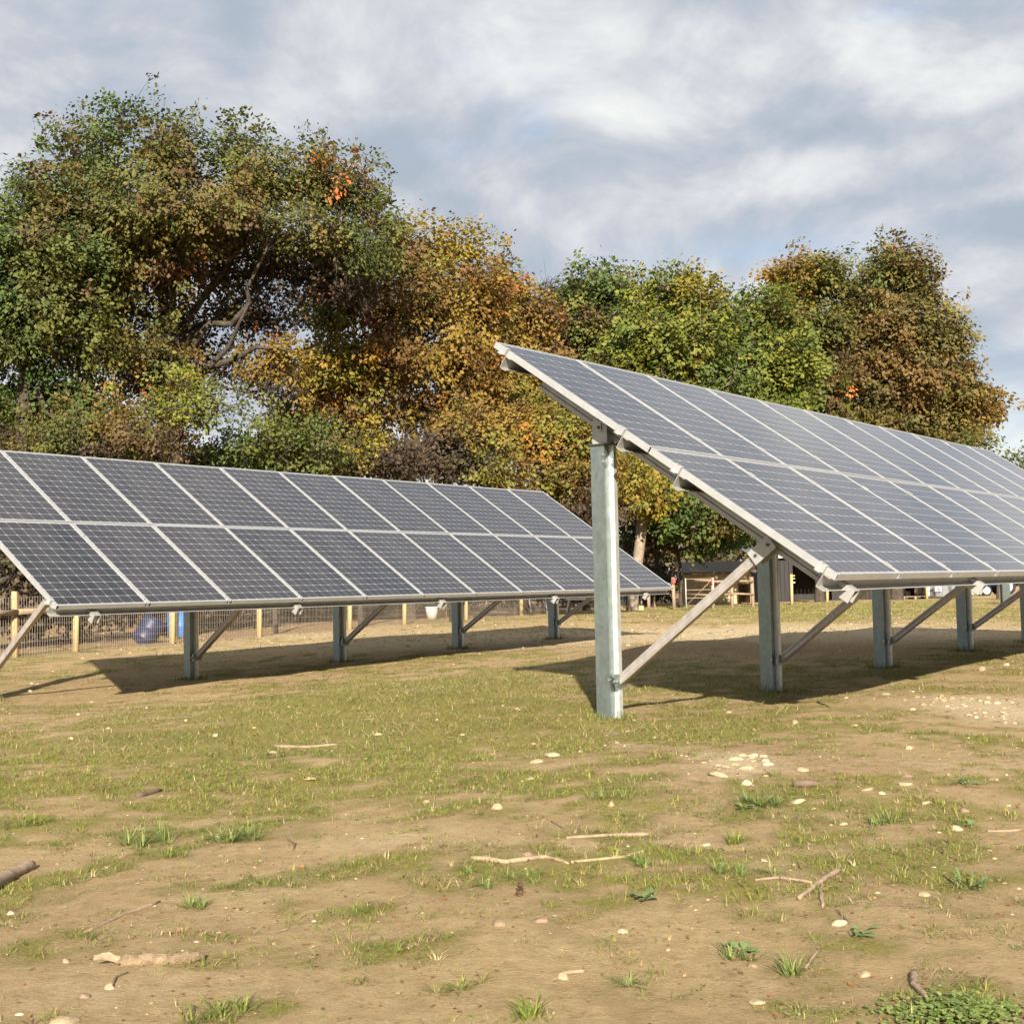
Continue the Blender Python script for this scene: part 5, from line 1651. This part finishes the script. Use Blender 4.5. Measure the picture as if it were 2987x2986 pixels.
rosette(2160, 2775, 6, .045, .03, 'round leaved weed in the grass at lower right')
rosette(2170, 2360, 7, .05, .022, 'leafy weed in the grass left of the long leaning tuft')
rosette(2820, 2408, 4, .05, .03, 'single big leaved weed behind the dome shaped stone')
# clover mat
p = on_ground(2800, 2962)
n = 900
cx_ = rng.normal(0, .075, n)
cy_ = rng.normal(0, .05, n)
z_ = height(p[0] + cx_, p[1] + cy_) - p[2] + .01 + .022 * rng.random(n) * np.exp(-(cx_ / .1) ** 2)
a_ = rng.random(n) * 6.28
r_ = .0065 * (.7 + .6 * rng.random(n))
c_ = np.stack([cx_, cy_, z_], 1)
ang = np.arange(6) * math.pi / 3
V = c_[:, None] + np.stack([np.cos(ang[None] + a_[:, None]) * r_[:, None], np.sin(ang[None] + a_[:, None]) * r_[:, None], rng.normal(0, .002, (n, 6))], 2)
tc_ = np.array(LUSH)[rng.integers(0, 3, n)] * (.8 + .4 * rng.random((n, 1)))
o = link('clover_patch', np_mesh('clover_patch', V.reshape(-1, 3), np.arange(n * 6).reshape(-1, 6), 6, MAT['grass'], {'tint': ('FLOAT_COLOR', np.concatenate([np.repeat(tc_, 6, 0), np.ones((n * 6, 1))], 1))}), None, p.tolist())
tag(o, 'dense mat of small round clover leaves at the bottom edge on the right', 'clover')

# bright fallen leaves one can pick out
LM = {'o': plain('orange_leaf', (.42, .15, .04), .6, 0, .3, 60), 't': plain('tan_leaf', (.42, .27, .13), .7, 0, .3, 60)}
def fallen(px, py, w_, m_, lab):
    p = on_ground(px, py)
    L = max(.02, w_ / FPX * p[1])
    mb = MB()
    pts = [(-.5, 0, .0), (-.2, .22, .12), (0, .15, .05), (.2, .3, .16), (.3, .12, .06), (.55, 0, .1), (.3, -.12, .06), (.15, -.3, .14), (0, -.14, .04), (-.25, -.2, .1)]
    mb.v = [(a * L, b * L, c * L + .008) for a, b, c in pts]
    mb.f = [(0, 1, 2, 8, 9), (2, 3, 4, 6, 7, 8), (4, 5, 6)]
    o = mb.build('fallen_leaf', LM[m_], None, loc=p.tolist())
    o.rotation_euler = (random.uniform(-.4, .4), random.uniform(-.3, .3), random.random() * 6)
    tag(o, lab, 'leaf', 'fallen leaves on the grass')
for q in ((745, 2149, 22, 'o', 'orange fallen leaf beside the pale upright stone in the green strip'), (520, 2258, 20, 'o', 'orange fallen leaf at the lower rim of the green strip'),
          (928, 2124, 26, 'o', 'orange brown fallen leaf in bright grass left of the tall end post'), (878, 2193, 34, 't', 'tan fallen leaf by the flat weathered stick'),
          (905, 2277, 34, 't', 'tan fallen leaf in thin grass left of the picture centre'), (880, 2533, 24, 'o', 'rust coloured fallen leaf in a weedy spot right of the two big tufts'),
          (255, 2240, 18, 't', 'tan fallen leaf in the left green grass'), (1510, 2072, 22, 't', 'dark curled fallen leaf left of the tall end post foot')):
    fallen(*q)
def _tris(m_):
    return len(m_.loops) - 2 * len(m_.polygons)
print('tris', sum(_tris(m_) for m_ in bpy.data.meshes), {o_.name: _tris(o_.data) for o_ in bpy.data.objects if o_.type == 'MESH' and _tris(o_.data) > 25000})
